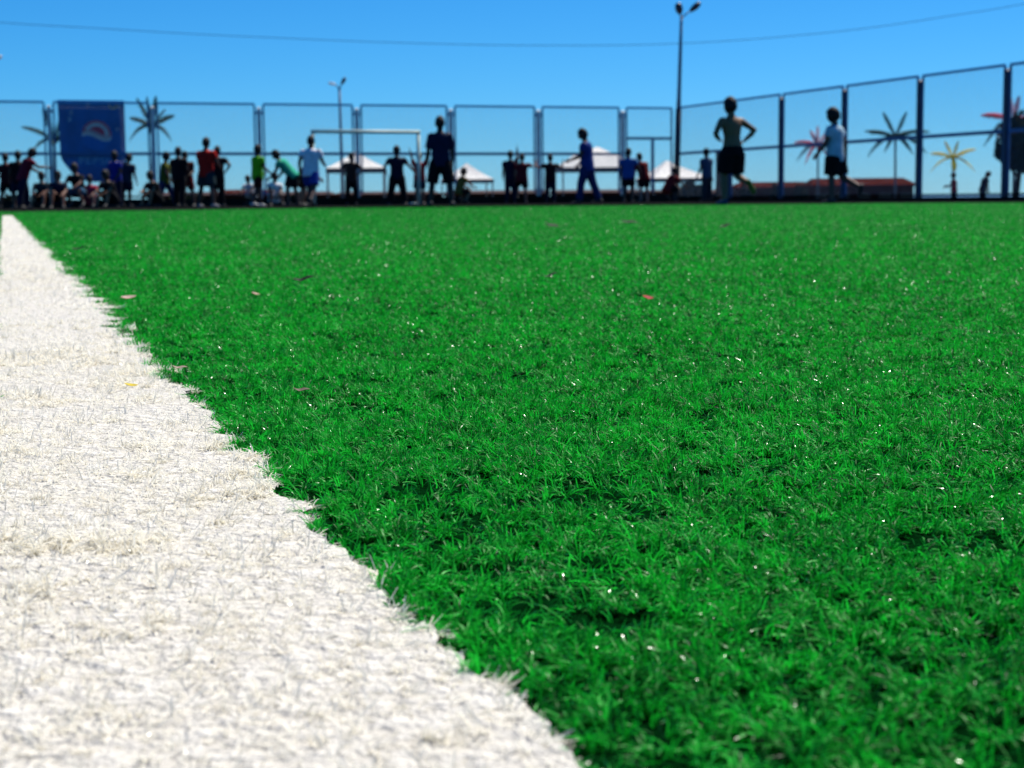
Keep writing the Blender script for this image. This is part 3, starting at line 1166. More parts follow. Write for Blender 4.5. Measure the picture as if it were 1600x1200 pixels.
def palm(px, py, D, label, fronds, stem_m, tr=0.055):
    x = X_at(px, D)
    z0 = gz(x, D)
    C = at(px, py, D)
    base = Vector((x, D, z0))
    root = thing("palm_tree", label, "palm", base, 0, "metal palms beyond the fence")
    Cl = C - base
    t = MB()
    hgt = Cl.z
    t.tube([(0, 0, -0.1), (Cl.x * 0.3, 0, hgt * 0.3), (Cl.x * 0.7, 0, hgt * 0.7), (Cl.x, 0, hgt - 0.02)], [tr * 1.25, tr, tr * 0.9, tr * 0.95], 10)
    t.build("trunk", stem_m, root, True)
    b = MB()
    b.ball((Cl.x, 0, hgt), (tr * 2.4, tr * 2.4, tr * 2.8), seg=10, ring=7)
    b.build("crown_bulb", fronds[0][3], root, True)
    for i, (tx, ty, arch, m_, wd) in enumerate(fronds):
        dy = random.uniform(-0.7, 0.7)
        T = at(tx, ty, D) - base + Vector((0, dy, 0))
        d = T - Cl
        L = d.length
        mid = Cl + d * 0.5 + Vector((0, 0, arch * 1.7 * L))
        pts = []
        N = 14
        for j in range(N + 1):
            s = j / N
            pts.append(Cl * (1 - s) ** 2 + mid * 2 * s * (1 - s) + T * s ** 2)
        k = MB()
        k.tube(pts, [0.022 * (1 - 0.7 * j / N) for j in range(N + 1)], 5, side=(0, 1, 0))
        # leaflets all along the rib, on every side of it
        for j in range(1, N):
            tan = (pts[j + 1] - pts[j - 1]).normalized()
            sd = tan.cross(Vector((0, 0, 1)))
            if sd.length < 0.2:
                sd = Vector((0, 1, 0)) - tan * tan.y
            sd.normalize()
            nr = sd.cross(tan).normalized()
            s = j / N
            ll = wd * 0.95 * L * (math.sin(math.pi * min(1, s * 0.88 + 0.14)) ** 0.6)
            for an in (50, 105, 150, -50, -105, -150):
                lj = ll * random.uniform(0.8, 1.1)
                e = (nr * math.cos(R(an)) + sd * math.sin(R(an)) + tan * 1.0 - Vector((0, 0, 0.3))).normalized()
                p = pts[j]
                wv = tan * (L / N * 0.55)
                k._add([p - wv, p + wv, p + e * lj + wv * 0.35, p + e * lj - wv * 0.1], [(0, 1, 2, 3)])
        k.build("frond", m_, root)


palm(85, 219, 75, "green palm half hidden behind the banner's left edge",
     [(38, 199, .10, pg, .16), (49, 240, .28, pg, .16), (72, 168, .05, pg, .14), (98, 172, .05, pg, .14), (130, 200, .12, pg, .16), (122, 240, .25, pg, .16), (84, 236, .3, pg2, .25)], pstem_d, 0.07)
palm(238, 198, 70, "green palm with arching fronds right of the banner",
     [(200, 184, .12, pg, .22), (202, 222, .30, pg, .17), (277, 181, .10, pg, .20), (273, 223, .25, pg, .16), (213, 152, .03, pg, .14), (247, 150, .03, pg, .16), (229, 150, .03, pg, .12), (258, 170, .08, pg, .14), (236, 214, .3, pg2, .3)], pstem, 0.07)
palm(1278, 226, 85, "red and pink palm beside the white shirted player",
     [(1241, 223, .12, prd, .20), (1314, 222, .12, prd, .20), (1241, 254, .22, pgy, .13), (1316, 252, .2, pgy, .13), (1262, 204, .03, ppk, .18), (1277, 196, .03, ppk, .18), (1292, 203, .03, ppk, .18), (1260, 258, .25, prd, .16), (1296, 256, .25, prd, .16), (1278, 244, .3, prd, .3)], pstem, 0.055)
palm(1399, 213, 80, "green palm in front of the long red roof",
     [(1350, 205, .08, pg, .16), (1352, 247, .22, pg, .14), (1382, 174, .03, pg, .15), (1416, 174, .03, pg, .17), (1450, 207, .10, pg, .17), (1449, 242, .22, pg, .14), (1381, 240, .2, pg, .2), (1424, 243, .2, pg, .2), (1362, 208, .10, pg, .14), (1438, 205, .1, pg, .14)], pstem, 0.06)
palm(1489, 246, 105, "bright yellow palm above the small child in red",
     [(1453, 240, .10, pye, .17), (1454, 270, .2, pye, .10), (1477, 219, .03, pye, .15), (1501, 219, .03, pye, .13), (1527, 233, .10, pye, .15), (1523, 270, .2, pye, .10), (1488, 268, .1, pye, .34), (1494, 264, .1, pye, .3), (1512, 240, .1, pye, .18)], pstem, 0.06)
palm(1584, 188, 68, "red and pale pink palm rising behind the dark tree",
     [(1532, 180, .10, prd, .20), (1532, 231, .22, pgy, .13), (1582, 150, .03, ppk, .14), (1598, 148, .03, ppk, .16), (1634, 182, .1, prd, .2), (1632, 230, .2, pgy, .13), (1566, 215, .2, prd, .2)], pstem, 0.06)

# brown post behind the fence beside the runner
m = MB()
px_, D_ = 1123, 50.5
x_ = X_at(px_, D_)
m.tube([(0, 0, -0.1), (0.01, 0, 0.7), (0.0, 0, 1.52)], [0.115, 0.105, 0.10], 10)
o = m.build("wooden_post", mat("weathered_wood", (0.085, 0.062, 0.05), 0.9, 0.35, 5.0, 0.3), None, True)
o.location = (x_, D_, gz(x_, D_))
tag(o, "thick grey brown post at the fence left of the runner", "post")

# =========================================================================== PEOPLE
def sph(fwd, outw, s):
    f, o_ = R(fwd), R(outw)
    return Vector((s * math.sin(o_), math.sin(f) * math.cos(o_), -math.cos(f) * math.cos(o_)))


def person(px, y_head, H, heading, label, pose, shirt, lower, hair=(0.008, 0.007, 0.007), skin_c=(0.16, 0.075, 0.045), D=None,
           sleeve=0.55, long_legs=False, shoe=(0.03, 0.03, 0.03), shoe2=None, hair_s=1.09, head_s=1.0, baggy=1.12, leg_len=0.85, extra=None, wide=1.18):
    S = H / 1.75
    WF = wide
    kid = 1.0 + max(0, (1.62 - H)) * 0.42
    hs_ = S * kid * head_s * 1.18
    lean, side = R(pose.get('lean', 3)), R(pose.get('side', 0))
    T = Vector((math.sin(side), math.sin(lean), math.cos(lean))).normalized()
    tw = R(pose.get('twist', 0))
    SX = Vector((math.cos(tw), math.sin(tw), 0))
    SX = (SX - T * SX.dot(T)).normalized()
    FY = T.cross(SX)
    pel = Vector((0, 0, 0))
    PX = Vector((1, 0, 0))
    at_ = lambda t, f=0.0: pel + T * (t * S) + FY * (f * S)
    body = MB()
    tors = [(-.09, .125, .095), (-.02, .160, .112), (.06, .158, .110), (.14, .142, .102), (.22, .136, .098), (.32, .155, .112), (.42, .172, .115), (.49, .165, .098), (.535, .105, .075), (.57, .058, .058), (.66, .053, .055)]
    body.tube([at_(t) for t, a, b in tors], [(a * S * WF, b * S * WF) if t < .53 else (a * S * 1.1, b * S * 1.1) for t, a, b in tors], 14, side=SX)
    # head
    hf, hy = pose.get('head', (0, 0))
    hd = Vector((math.sin(R(hf * 0) + 0), 0, 0))
    nod = R(hf)
    HU = (T * 0.45 + Vector((0, 0, 0.55))).normalized()
    HU = (Matrix.Rotation(-nod, 3, SX) @ HU).normalized()
    face = (Matrix.Rotation(R(hy), 3, 'Z') @ FY)
    face = (face - HU * face.dot(HU)).normalized()
    HR = face.cross(HU)
    hc = at_(0.585) + HU * (0.120 * hs_) + face * (0.015 * S)
    RM = Matrix((HR, face, HU)).transposed()

    def headfn(u):
        q = u.copy()
        if u.z < 0:
            q.x *= 1 + 0.28 * u.z
            q.y *= 1 + 0.12 * u.z if u.y > 0 else 1 + 0.30 * u.z
        if u.y > 0.2:
            q.y *= 0.96
        return q
    body.ball(hc, (0.076 * hs_, 0.098 * hs_, 0.122 * hs_), RM, 16, 12, headfn)
    body.ball(hc + RM @ Vector((0, 0.098, -0.02)) * hs_, (0.014 * hs_, 0.022 * hs_, 0.024 * hs_), RM, 8, 6)
    for sg in (-1, 1):
        body.ball(hc + RM @ Vector((sg * 0.077, -0.005, -0.01)) * hs_, (0.014 * hs_, 0.022 * hs_, 0.032 * hs_), RM, 8, 6)
    hands, elbows, shoulders = [], [], []
    for sg, key in ((-1, 'AL'), (1, 'AR')):
        f1, o1, f2, o2 = pose.get(key, (2, 9, 8, 4))
        sh = at_(0.475) + SX * (sg * 0.172 * S * WF)
        B3 = Matrix((SX, FY, T)).transposed() if pose.get('armlocal') else Matrix.Rotation(tw, 3, 'Z')
        u1, u2 = B3 @ sph(f1, o1, sg), B3 @ sph(f2, o2, sg)
        el = sh + u1 * (0.285 * S)
        wr = el + u2 * (0.25 * S)
        body.tube([sh - u1 * 0.05 * S - SX * (sg * .03 * S), sh, sh + u1 * .1 * S, el, el + u2 * .08 * S, wr], [.050 * S, .062 * S, .057 * S, .047 * S, .047 * S, .031 * S], 10)
        pn = u2.cross(FY)
        if pn.length < 0.2:
            pn = SX.copy()
        pn.normalize()
        ax = u2.cross(pn).normalized()
        body.tube([wr - u2 * .01 * S, wr + u2 * .04 * S, wr + u2 * .095 * S], [(.026 * S, .020 * S), (.040 * S, .017 * S), (.036 * S, .014 * S)], 10, side=ax)
        hands.append((wr, u2, ax, pn, sg))
        elbows.append((sh, u1, el, u2, wr, sg))
    legs = []
    for sg, key in ((-1, 'LL'), (1, 'LR')):
        f1, o1, f2, o2 = pose.get(key, (1, 4, -2, 2))
        hp = pel + PX * (sg * 0.088 * S) - Vector((0, 0, .02 * S))
        u1, u2 = sph(f1, o1, sg), sph(f2, o2, sg)
        kn = hp + u1 * (0.425 * S)
        an = kn + u2 * (0.415 * S)
        body.tube([hp - u1 * .06 * S, hp + u1 * .04 * S, hp + u1 * .2 * S, kn, kn + u2 * .12 * S, kn + u2 * .25 * S, an, an + u2 * .02 * S],
                  [.075 * S, .095 * S, .086 * S, .062 * S, .067 * S, .056 * S, .041 * S, .040 * S], 12)
        fd = Vector((sg * 0.18, 1, 0)).normalized()
        if abs(f2) > 28:                      # lifted foot follows the shin
            fd = (fd - u2 * fd.dot(u2)).normalized()
        upf = -u2 if abs(f2) > 28 else Vector((0, 0, 1))
        heel = an - fd * .055 * S - upf * .045 * S
        toe = an + fd * .175 * S - upf * .058 * S
        body.tube([heel, an + fd * .03 * S - upf * .03 * S, an + fd * .10 * S - upf * .052 * S, toe], [.030 * S, (.034 * S, .034 * S), (.042 * S, .024 * S), (.034 * S, .016 * S)], 10, side=fd.cross(upf))
        legs.append((hp, u1, kn, u2, an, fd, upf, sg))
    # lift so that the lowest point touches the ground
    zmin = min(v[2] for v in body.v) - 0.006
    me = remesh(body, 0.0165, 3, 0.4)
    # fingers, eyes and mouth grow out of the finished body
    ext = MB()
    for wr, u2, ax, pn, sg in hands:
        curl = pn * (-sg)
        for i, (off, ln_) in enumerate(((-.027, .066), (-.009, .076), (.009, .071), (.026, .056))):
            b = wr + u2 * (.088 * S) + ax * (off * S)
            k = b + (u2 * .9 + curl * .15) * (ln_ * .5 * S)
            e = k + (u2 * .75 + curl * .55) * (ln_ * .5 * S)
            ext.tube([b, k, e], [.0095 * S, .0085 * S, .0065 * S], 6)
        b = wr + u2 * (.035 * S) - ax * (.030 * S)
        k = b + (u2 * .6 - ax * .75) * (.032 * S)
        e = k + (u2 * .9 - ax * .2 + curl * .2) * (.028 * S)
        ext.tube([b, k, e], [.012 * S, .0105 * S, .008 * S], 6)
    for sg in (-1, 1):
        ext.ball(hc + RM @ Vector((sg * 0.031, 0.084, 0.012)) * hs_, (0.013 * hs_, 0.010 * hs_, 0.008 * hs_), RM, 8, 6, mi=1)
    ext.ball(hc + RM @ Vector((0, 0.083, -0.062)) * hs_, (0.024 * hs_, 0.012 * hs_, 0.007 * hs_), RM, 8, 6, mi=2)
    nb = len(me.vertices)
    vb = [tuple(v.co) for v in me.vertices]
    fb = [tuple(p.vertices) for p in me.polygons]
    bpy.data.meshes.remove(me)
    full = MB()
    full._add(vb, fb, 0)
    for f, mi in zip(ext.f, ext.mi):
        pass
    o_ = len(full.v)
    full.v += ext.v
    full.f += [tuple(i + o_ for i in f) for f in ext.f]
    full.mi += ext.mi
    lift = Vector((0, 0, -zmin))
    full.v = [(v[0], v[1], v[2] - zmin) for v in full.v]
    ztop = max(v[2] for v in full.v) + 0.012 * hs_
    if D is None:
        D = (ztop - CAM_H) * F / (yh(px) - y_head)
    # place: the head sits at column px
    rot = Matrix.Rotation(R(heading), 3, 'Z')
    hoff = rot @ Vector((hc.x, hc.y, 0))
    Dh = D
    x = X_at(px, Dh)
    loc = Vector((x - hoff.x, Dh - hoff.y, 0))
    loc.z = gz(loc.x, loc.y)
    ob = full.build("person", [skin(skin_c), mat("eye", (0.05, 0.04, 0.035), 0.3, 0.1), mat("lips", (0.16, 0.05, 0.045), 0.6, 0.1)], None, True)
    ob.location = loc
    ob.rotation_euler = (0, 0, R(heading))
    tag(ob, label, "person", "people around the pitch")

    def garment(mb, nm, rgb, vox=0.017):
        m2 = remesh(mb, vox, 3, 0.5)
        m2.transform(Matrix.Translation(lift))
        return link(nm, m2, fabric(rgb), ob, True)
    # shirt
    if shirt is not None:
        g = MB()
        o1 = .020
        tt = [(-.15, .180, .136), (-.02, .182, .138), (.06, .178, .134), (.14, .172, .130), (.22, .170, .130), (.32, .178, .134), (.42, .192, .134), (.49, .182, .116), (.545, .100, .078)]
        g.tube([at_(t) for t, a, b in tt], [(a * S * (WF + .02), b * S * (WF + .02)) for t, a, b in tt], 14, side=SX)
        for sh, u1, el, u2, wr, sg in elbows:
            if sleeve <= 0:
                continue
            if sleeve > 1:
                g.tube([sh - u1 * .04 * S, sh, el, wr], [.07 * S, .082 * S, .066 * S, .048 * S], 10)
            else:
                g.tube([sh - u1 * .04 * S, sh, sh + u1 * (.285 * sleeve * S)], [.070 * S, .086 * S, .084 * S], 10)
        garment(g, "shirt", shirt)
    g = MB()
    wt = [(-.13, .15, .125), (-.03, .176, .128), (.05, .172, .124)]
    g.tube([at_(t) for t, a, b in wt], [(a * S * WF, b * S * WF) for t, a, b in wt], 14, side=PX)
    for hp, u1, kn, u2, an, fd, upf, sg in legs:
        bg_ = baggy
        if long_legs:
            g.tube([hp - u1 * .05 * S, hp + u1 * .06 * S, kn, kn + u2 * .2 * S, an - u2 * 0.02 * S], [.09 * S, .116 * S * bg_, .088 * S * bg_, .082 * S * bg_, .070 * S * bg_], 12)
        else:
            g.tube([hp - u1 * .05 * S, hp + u1 * .06 * S, hp + u1 * (.425 * leg_len * S)], [.09 * S, .118 * S * bg_, .112 * S * bg_], 12)
    garment(g, "trousers" if long_legs else "shorts", lower)
    # shoes
    for i, (hp, u1, kn, u2, an, fd, upf, sg) in enumerate(legs):
        g = MB()
        sd = fd.cross(upf)
        g.tube([an - fd * .075 * S - upf * .040 * S, an - fd * .04 * S - upf * .028 * S, an + fd * .03 * S - upf * .024 * S, an + fd * .11 * S - upf * .044 * S, an + fd * .175 * S - upf * .052 * S, an + fd * .205 * S - upf * .056 * S],
               [(.028 * S, .030 * S), (.042 * S, .046 * S), (.044 * S, .046 * S), (.052 * S, .032 * S), (.046 * S, .025 * S), (.022 * S, .014 * S)], 10, side=sd)
        g.v = [(v[0], v[1], v[2] - zmin) for v in g.v]
        g.build("shoe", mat("shoe_leather", shoe2 if (i == 1 and shoe2) else shoe, 0.6, 0.2), ob, True)
    # hair

    def hairfn(u):
        lim = 0.30 if u.y > 0.25 else (-0.05 if u.y > -0.3 else -0.55)
        if u.z < lim:
            return u * 0.86
        k = 1.0 + 0.05 * mnoise.noise(u * 4.0)
        return u * k
    g = MB()
    g.ball(hc + HU * (0.006 * hs_), (0.079 * hs_ * hair_s, 0.099 * hs_ * hair_s, 0.119 * hs_ * hair_s), RM, 18, 14, hairfn)
    g.v = [(v[0], v[1], v[2] - zmin) for v in g.v]
    g.build("hair", mat("hair", hair, 0.7, 0.3, 40.0, 0.6), ob, True)
    if extra == 'cap':
        g = MB()
        g.ball(hc + HU * (0.03 * hs_), (0.090 * hs_, 0.110 * hs_, 0.105 * hs_), RM, 16, 10, lambda u: u if u.z > -0.05 else Vector((u.x * .9, u.y * .9, -0.05)))
        g.tube([hc + RM @ Vector((0, .085, .03)) * hs_, hc + RM @ Vector((0, .18, .015)) * hs_], [(.075 * hs_, .010 * hs_), (.050 * hs_, .006 * hs_)], 10, side=HR)
        g.v = [(v[0], v[1], v[2] - zmin) for v in g.v]
        g.build("cap", fabric((0.008, 0.012, 0.03)), ob, True)
    if extra == 'number':
        g = MB()
        c = at_(0.33) - FY * (.140 * S)
        for (dx, dz, w_, h_) in ((-.035, .0, .03, .15), (.035, .06, .07, .03), (.055, .0, .03, .15), (.035, -.06, .07, .03)):
            g.bar(c + SX * ((dx - w_ / 2) * S) + T * (dz * S), c + SX * ((dx + w_ / 2) * S) + T * (dz * S), 0.012, h_ * S, upv=T)
        g.v = [(v[0], v[1], v[2] - zmin) for v in g.v]
        g.build("shirt_print", fabric((0.06, 0.02, 0.10)), ob)
    return ob


ST = dict()
APART = dict(LL=(2, 12, -2, 8), LR=(-2, 12, -2, 8))
HIPS = dict(AL=(-15, 48, 25, -38), AR=(-15, 48, 25, -38))
STRIDE = dict(LL=(28, 4, 4, 2), LR=(-22, 4, -40, 2), AL=(-25, 12, 20, 6), AR=(28, 10, 70, -4), lean=8)
WALK = dict(LL=(18, 4, 6, 2), LR=(-16, 4, -22, 2), AL=(-15, 10, 0, 6), AR=(16, 10, 30, 2), lean=5)
SIT = dict(lean=12, LL=(124, 10, 18, 4), LR=(120, 14, 14, 4), AL=(38, 4, 62, -28), AR=(46, 6, 70, -34))
CROUCH = dict(lean=32, LL=(98, 14, -32, 4), LR=(92, 14, -36, 4), AL=(45, 12, 60, -10), AR=(45, 12, 60, -10))
BEND = dict(lean=48, LL=(14, 8, -6, 4), LR=(-6, 8, -10, 4), AL=(20, 8, 45, 0), AR=(10, 8, 40, 0))


def P_(base=None, **k):
    d = dict(base or {})
    d.update(k)
    return d


maroon, blackc, navy, red = (0.055, 0.006, 0.010), (0.006, 0.006, 0.008), (0.007, 0.010, 0.028), (0.42, 0.008, 0.010)  # clothing kept dark so the colours carry the figures' backlit shade
DRK = (0.075, 0.034, 0.022)  # skin tone darkened towards a backlit silhouette
person(11, 240, 1.38, 10, "person in a maroon shirt with back turned at the left edge", P_(APART, side=-3, AL=(14, 14, 60, -20), head=(8, 25)), maroon, blackc, skin_c=DRK)
person(31, 243, 1.40, 30, "person in dark clothes behind the dark red jersey, half hidden", P_(side=3, AL=(8, 10, 30, 0), LL=(6, 6, 0, 3)), (0.02, 0.006, 0.008), navy, skin_c=DRK, D=42)
person(281, 240, 1.5, -15, "person in black standing between the olive vest and the brick shirt", P_(side=-3, AR=(14, 8, 50, -10), LR=(-8, 5, -14, 3)), blackc, blackc, skin_c=DRK, long_legs=True, D=43)
person(53, 232, 1.52, -58, "person in a dark red jersey bending and reaching out a hand", P_(LL=(16, 8, 4, 6), LR=(-16, 8, -10, 4), lean=20, AR=(52, 6, 88, 0), AL=(40, 8, 62, 0), head=(18, 0)), (0.20, 0.008, 0.022), navy, skin_c=DRK, long_legs=True, baggy=1.1)
person(66, 289, 1.3, 170, "child sitting on the ground next to the bending red jersey", P_(SIT), (0.015, 0.025, 0.03), blackc, D=39, skin_c=(0.22, 0.10, 0.06))
person(92, 290, 1.3, 195, "child sitting on the ground in front of the palm trunk", P_(SIT, LL=(118, 6, 22, 0)), navy, blackc, D=38.5, skin_c=(0.22, 0.10, 0.06))
person(118, 265, 1.4, 160, "crouching child in black below the banner with light blue shorts", P_(CROUCH, lean=22), blackc, (0.03, 0.09, 0.16), D=39.5, skin_c=(0.20, 0.09, 0.06))
person(141, 285, 1.25, 180, "child in pinkish red sitting beneath the banner", P_(SIT), (0.40, 0.03, 0.06), (0.30, 0.06, 0.09), D=43, skin_c=(0.2, 0.1, 0.07))
person(166, 284, 1.35, 150, "child in dark clothes hugging raised knees below the banner", P_(SIT, lean=24), blackc, blackc, D=38, skin_c=(0.22, 0.10, 0.05))
person(181, 237, 1.5, 150, "person in a royal blue shirt standing before the banner", P_(AL=(10, 12, 40, -10)), (0.008, 0.022, 0.22), navy, skin_c=DRK, long_legs=True)
person(204, 241, 1.46, -20, "person in a slate grey shirt at the banner's right corner", P_(lean=9, side=4, AL=(12, 10, 45, -14), AR=(-6, 14, 10, 8), head=(16, -20)), (0.020, 0.033, 0.050), navy, skin_c=DRK, baggy=1.3, wide=1.3)
person(236, 287, 1.35, 140, "child sitting with raised knees under the green palm", P_(SIT, lean=22), (0.010, 0.010, 0.009), blackc, D=40, skin_c=(0.26, 0.12, 0.06))
person(262, 238, 1.42, -90, "person in an olive yellow vest and jeans striding to the right", P_(WALK, LL=(26, 4, 20, 2)), (0.085, 0.10, 0.012), (0.012, 0.030, 0.085), skin_c=DRK, long_legs=True)
person(291, 237, 1.46, 170, "person in a dark brick shirt left of the bright red shirt", P_(APART, side=4, twist=25, AL=(10, 10, 60, -30), AR=(-8, 12, 4, 6), head=(10, 30)), (0.06, 0.010, 0.008), (0.12, 0.008, 0.008), skin_c=DRK, baggy=1.1)
person(325, 216, 1.62, -25, "stocky person in a bright red shirt and dark teal shorts", P_(APART, AR=(20, 14, 60, -12), AL=(12, 16, 50, -10)), (0.48, 0.012, 0.008), (0.008, 0.028, 0.034), skin_c=DRK, baggy=1.25, shoe=(0.25, 0.25, 0.27))
person(342, 229, 1.52, -12, "person all in black with a hand on the hip beside the red shirt", P_(AR=(-20, 52, 20, -40), AL=(5, 10, 10, 0)), blackc, blackc, skin_c=DRK, long_legs=True, baggy=1.15)
person(405, 227, 1.52, -48, "player in a neon green bib and maroon shorts", P_(WALK, lean=2, AR=(15, 8, 55, 0), AL=(22, 8, 60, 0)), (0.10, 0.46, 0.012), (0.040, 0.006, 0.006), skin_c=DRK, shoe=(0.5, 0.5, 0.5), baggy=1.1)
person(433, 235, 1.5, 80, "boy in a mint green shirt bending forward", P_(BEND, lean=42, head=(8, 0)), (0.025, 0.38, 0.22), blackc, skin_c=DRK)
person(430, 283, 1.3, 200, "child in white sitting behind the neon green bib", P_(SIT), (0.72, 0.72, 0.72), (0.6, 0.6, 0.62), D=43, skin_c=DRK)
person(388, 292, 1.1, 160, "small child in white crouching left of the neon green bib", P_(CROUCH), (0.68, 0.68, 0.68), (0.5, 0.5, 0.5), D=45, skin_c=DRK)
person(488, 213, 1.66, -12, "player in a white shirt with print and blue shorts running before the goal", P_(STRIDE, LR=(-18, 4, -46, 2), lean=4), (0.72, 0.74, 0.78), (0.010, 0.045, 0.26), skin_c=DRK, extra='number', baggy=1.15)
person(494, 250, 1.45, -70, "person in a dark olive shirt bending behind the white shirted runner", P_(BEND, lean=38), (0.028, 0.026, 0.012), (0.05, 0.018, 0.010), D=42, skin_c=(0.30, 0.12, 0.06))
person(550, 239, 1.5, 175, "person in a brown shirt with hands on hips under the tent", P_(HIPS, twist=-20, side=-3, LL=(3, 9, 0, 3), LR=(10, 3, -8, 2)), (0.035, 0.020, 0.018), blackc, skin_c=DRK, long_legs=True)
person(621, 229, 1.5, 185, "goalkeeper in a navy shirt and wide dark trousers with arms held out", P_(APART, AL=(10, 42, 10, 38), AR=(5, 40, 40, -12)), navy, blackc, skin_c=DRK, long_legs=True, baggy=1.35, hair_s=1.18)
person(656, 240, 1.42, 180, "child in a red and white shirt holding up both arms at the goal post", P_(AL=(165, 12, 172, 8), AR=(165, 12, 150, 12)), (0.30, 0.012, 0.022), navy, D=47.5, skin_c=(0.14, 0.06, 0.04))
person(689, 183, 1.76, 4, "tall dark clad player seen from behind with legs apart", P_(LL=(4, 11, -4, 6), LR=(-4, 11, -6, 8), AL=(4, 13, 12, 4), AR=(4, 13, 14, 2)), (0.006, 0.012, 0.040), blackc, skin_c=(0.04, 0.02, 0.015), baggy=1.12, leg_len=1.08, sleeve=0.9, wide=1.02)
person(725, 267, 1.3, -60, "child in a mustard top crouching beside the tall dark player", P_(CROUCH, lean=18), (0.16, 0.10, 0.02), blackc, D=46.5, skin_c=(0.28, 0.14, 0.07))
person(798, 241, 1.52, 5, "boy in a navy top at the fence with one hand on the rail", P_(AR=(150, 10, 165, 0)), navy, navy, D=49.6, skin_c=DRK, long_legs=True)
person(816, 246, 1.42, 0, "boy in a dark red shirt raising his right arm to the rail", P_(AR=(40, 70, 140, 15), LL=(50, 10, -10, 4)), (0.12, 0.008, 0.014), blackc, D=49.4, skin_c=(0.16, 0.07, 0.05))
person(860, 246, 1.42, 0, "boy spreading both arms up against the fence rail", P_(AL=(30, 62, 150, 25), AR=(30, 62, 165, 5)), (0.022, 0.007, 0.010), navy, D=50.2, skin_c=(0.16, 0.05, 0.04), long_legs=True)
person(911, 202, 1.72, 78, "tall man in a blue shirt and blue jeans walking left", P_(WALK, head=(14, 0), AL=(18, 6, 70, -4), AR=(10, 6, 40, -4)), (0.007, 0.035, 0.19), (0.008, 0.025, 0.10), skin_c=DRK, long_legs=True)
person(982, 236, 1.46, -8, "boy in a bright blue shirt seen from behind near the gate", P_(AR=(10, 30, 20, 14)), (0.010, 0.07, 0.27), blackc, skin_c=DRK, D=46.2, baggy=1.15)
person(999, 262, 1.36, 20, "boy in dark red leaning next to the bright blue shirt", P_(lean=14, side=-10, AR=(10, 24, 30, 6)), (0.15, 0.008, 0.010), blackc, D=47, skin_c=(0.30, 0.16, 0.13))
person(1055, 282, 1.35, -60, "child in red crouching at the foot of the lamp pole", P_(CROUCH), (0.20, 0.012, 0.014), blackc, D=47, skin_c=DRK)
person(1103, 239, 1.52, 40, "boy in a grey blue top standing left of the brown post", P_(AL=(10, 8, 30, 0)), (0.03, 0.065, 0.13), (0.025, 0.03, 0.04), skin_c=DRK, D=49, long_legs=True)
person(1140, 155, 1.76, 22, "running player with a bare tan back and black shorts, elbows bent", P_(lean=5, LL=(8, 5, -8, 3), LR=(10, 4, -72, 2), AL=(-20, 34, 66, -42), AR=(-30, 50, 18, -46), head=(4, 10)), None, (0.004, 0.004, 0.006), skin_c=(0.19, 0.095, 0.040), wide=1.12, shoe=(0.012, 0.05, 0.10), shoe2=(0.10, 0.14, 0.02), hair_s=1.2, baggy=1.25, leg_len=0.9)
person(1300, 171, 1.66, 55, "player in a white shirt and black shorts kicking one foot back", P_(lean=2, LL=(3, 3, -3, 2), LR=(-12, 5, -62, 2), AL=(14, 10, 40, 0), AR=(-22, 16, 4, 4), head=(6, 10)), (0.36, 0.52, 0.60), (0.007, 0.006, 0.006), skin_c=(0.12, 0.055, 0.035), hair_s=1.22, baggy=1.35, leg_len=0.9)  # white shirt coloured in the teal of its shaded side
person(1489, 278, 1.25, 90, "small child in a red shirt beyond the fence beneath the yellow palm", P_(AL=(30, 10, 90, 0), AR=(20, 10, 80, 0)), (0.16, 0.010, 0.018), navy, D=60, skin_c=DRK)
person(1543, 273, 1.35, -80, "child in dark clothes beyond the fence bowing the head", P_(lean=14, head=(30, 0), AL=(15, 8, 30, 0)), (0.012, 0.008, 0.018), navy, D=60, skin_c=DRK, long_legs=True)

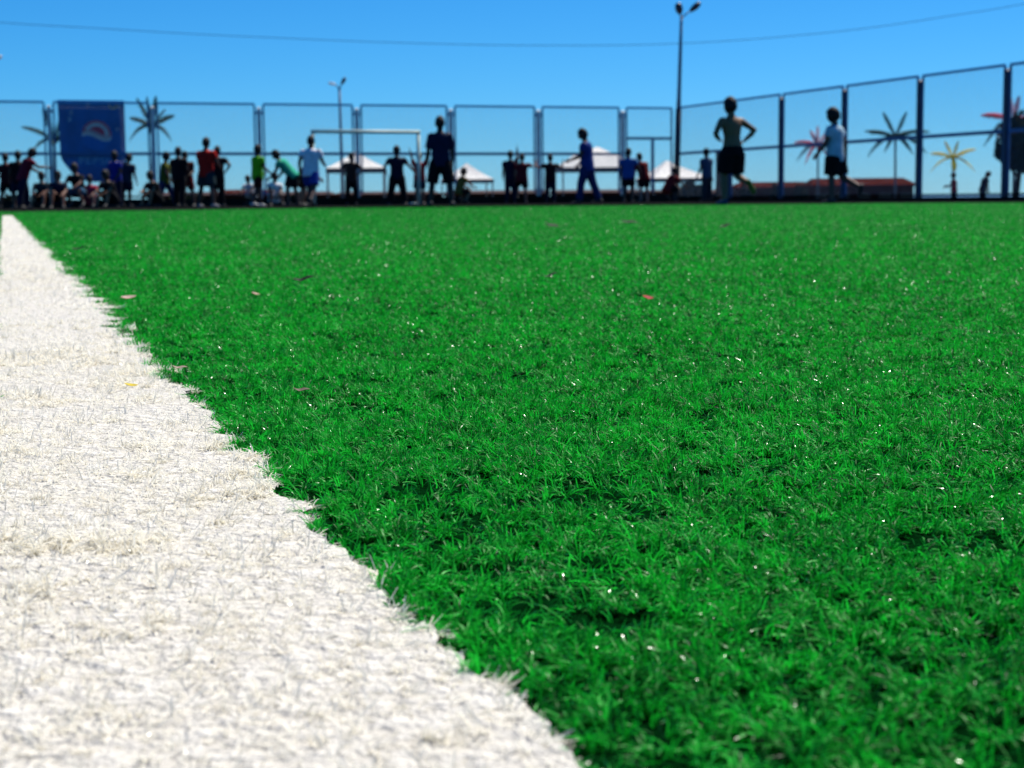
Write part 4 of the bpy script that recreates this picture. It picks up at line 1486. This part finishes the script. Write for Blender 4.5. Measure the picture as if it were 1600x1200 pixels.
# =========================================================================== LITTER ON THE TURF
def flake(px, py, size, rgb, nm, label, cat, kind=0, rz=0.0, up=0.0):
    p = on_plane(px, py, 0.016)
    m = MB()
    N = 6
    V = []
    for i in range(N + 1):
        s = i / N * 2 - 1
        wv = (1 - abs(s) ** 2.2) * (0.5 if kind == 0 else 0.28) + 0.02
        zc = 0.22 * (s * s) + (0.1 * math.sin(s * 4) if kind else 0)
        for j in (-1, 0, 1):
            V.append((s * size / 2, j * wv * size / 2, (zc + 0.22 * abs(j) * wv) * size / 2))
    Fs = []
    for i in range(N):
        for j in range(2):
            Fs.append((i * 3 + j, i * 3 + j + 1, (i + 1) * 3 + j + 1, (i + 1) * 3 + j))
    n = len(V)
    V2 = V + [(a, b, c - size * 0.03) for a, b, c in V]
    Fs2 = Fs + [tuple(n + i for i in reversed(f)) for f in Fs]
    m._add(V2, Fs2)
    o = m.build(nm, mat("petal" if kind == 0 else "dry_leaf", rgb, 0.7, 0.25, 120.0, 0.0, 0.3, trans=0.3), None, True)
    o.location = p
    o.rotation_euler = (up, random.uniform(-.3, .3), rz)
    tag(o, label, cat)


flake(1012, 465, 0.014, (0.50, 0.03, 0.03), "petal", "small red petal lying alone on the green turf", "petal", 0, 0.4, 0.5)
flake(201, 465, 0.018, (0.72, 0.50, 0.42), "petal", "pale pink petal beside the white line", "petal", 0, 0.1, 0.3)
flake(399, 459, 0.011, (0.60, 0.40, 0.30), "petal", "tiny peach petal right of the pale pink petal", "petal", 0, 0.6, 0.4)
flake(205, 602, 0.0085, (0.75, 0.60, 0.05), "petal", "tiny yellow petal on the white line", "petal", 0, 0.2, 0.2)
flake(471, 609, 0.010, (0.20, 0.16, 0.11), "dry_leaf", "small greyish brown dry leaf near the line", "leaf", 1, 0.3, 0.4)
flake(281, 574, 0.010, (0.50, 0.38, 0.30), "dry_leaf", "pale tan scrap at the edge of the white line", "leaf", 1, 0.1, 0.3)
flake(475, 436, 0.030, (0.006, 0.012, 0.006), "dry_leaf", "dark curled leaf on the turf left of centre", "leaf", 1, 0.1, 0.4)
flake(125, 388, 0.035, (0.006, 0.012, 0.006), "dry_leaf", "dark leaf close to the far stretch of the white line", "leaf", 1, 0.1, 0.4)
flake(862, 352, 0.07, (0.006, 0.012, 0.006), "dry_leaf", "dark scrap on the far turf below the two boys at the fence", "leaf", 1, 0.2, 0.5)
flake(982, 347, 0.09, (0.006, 0.016, 0.006), "dry_leaf", "dark scrap on the far turf below the bright blue shirt", "leaf", 1, 0.1, 0.3)
flake(1133, 353, 0.06, (0.008, 0.016, 0.008), "dry_leaf", "dark scrap on the far turf below the runner", "leaf", 1, 0.3, 0.3)
flake(860, 430, 0.022, (0.008, 0.025, 0.010), "dry_leaf", "dark green curled leaf in the middle of the turf", "leaf", 1, 0.3, 0.3)

# turf fibres last (heavy)
merge("artificial_grass", ~wa, green_blade)
merge("white_line_grass", wa, white_blade)
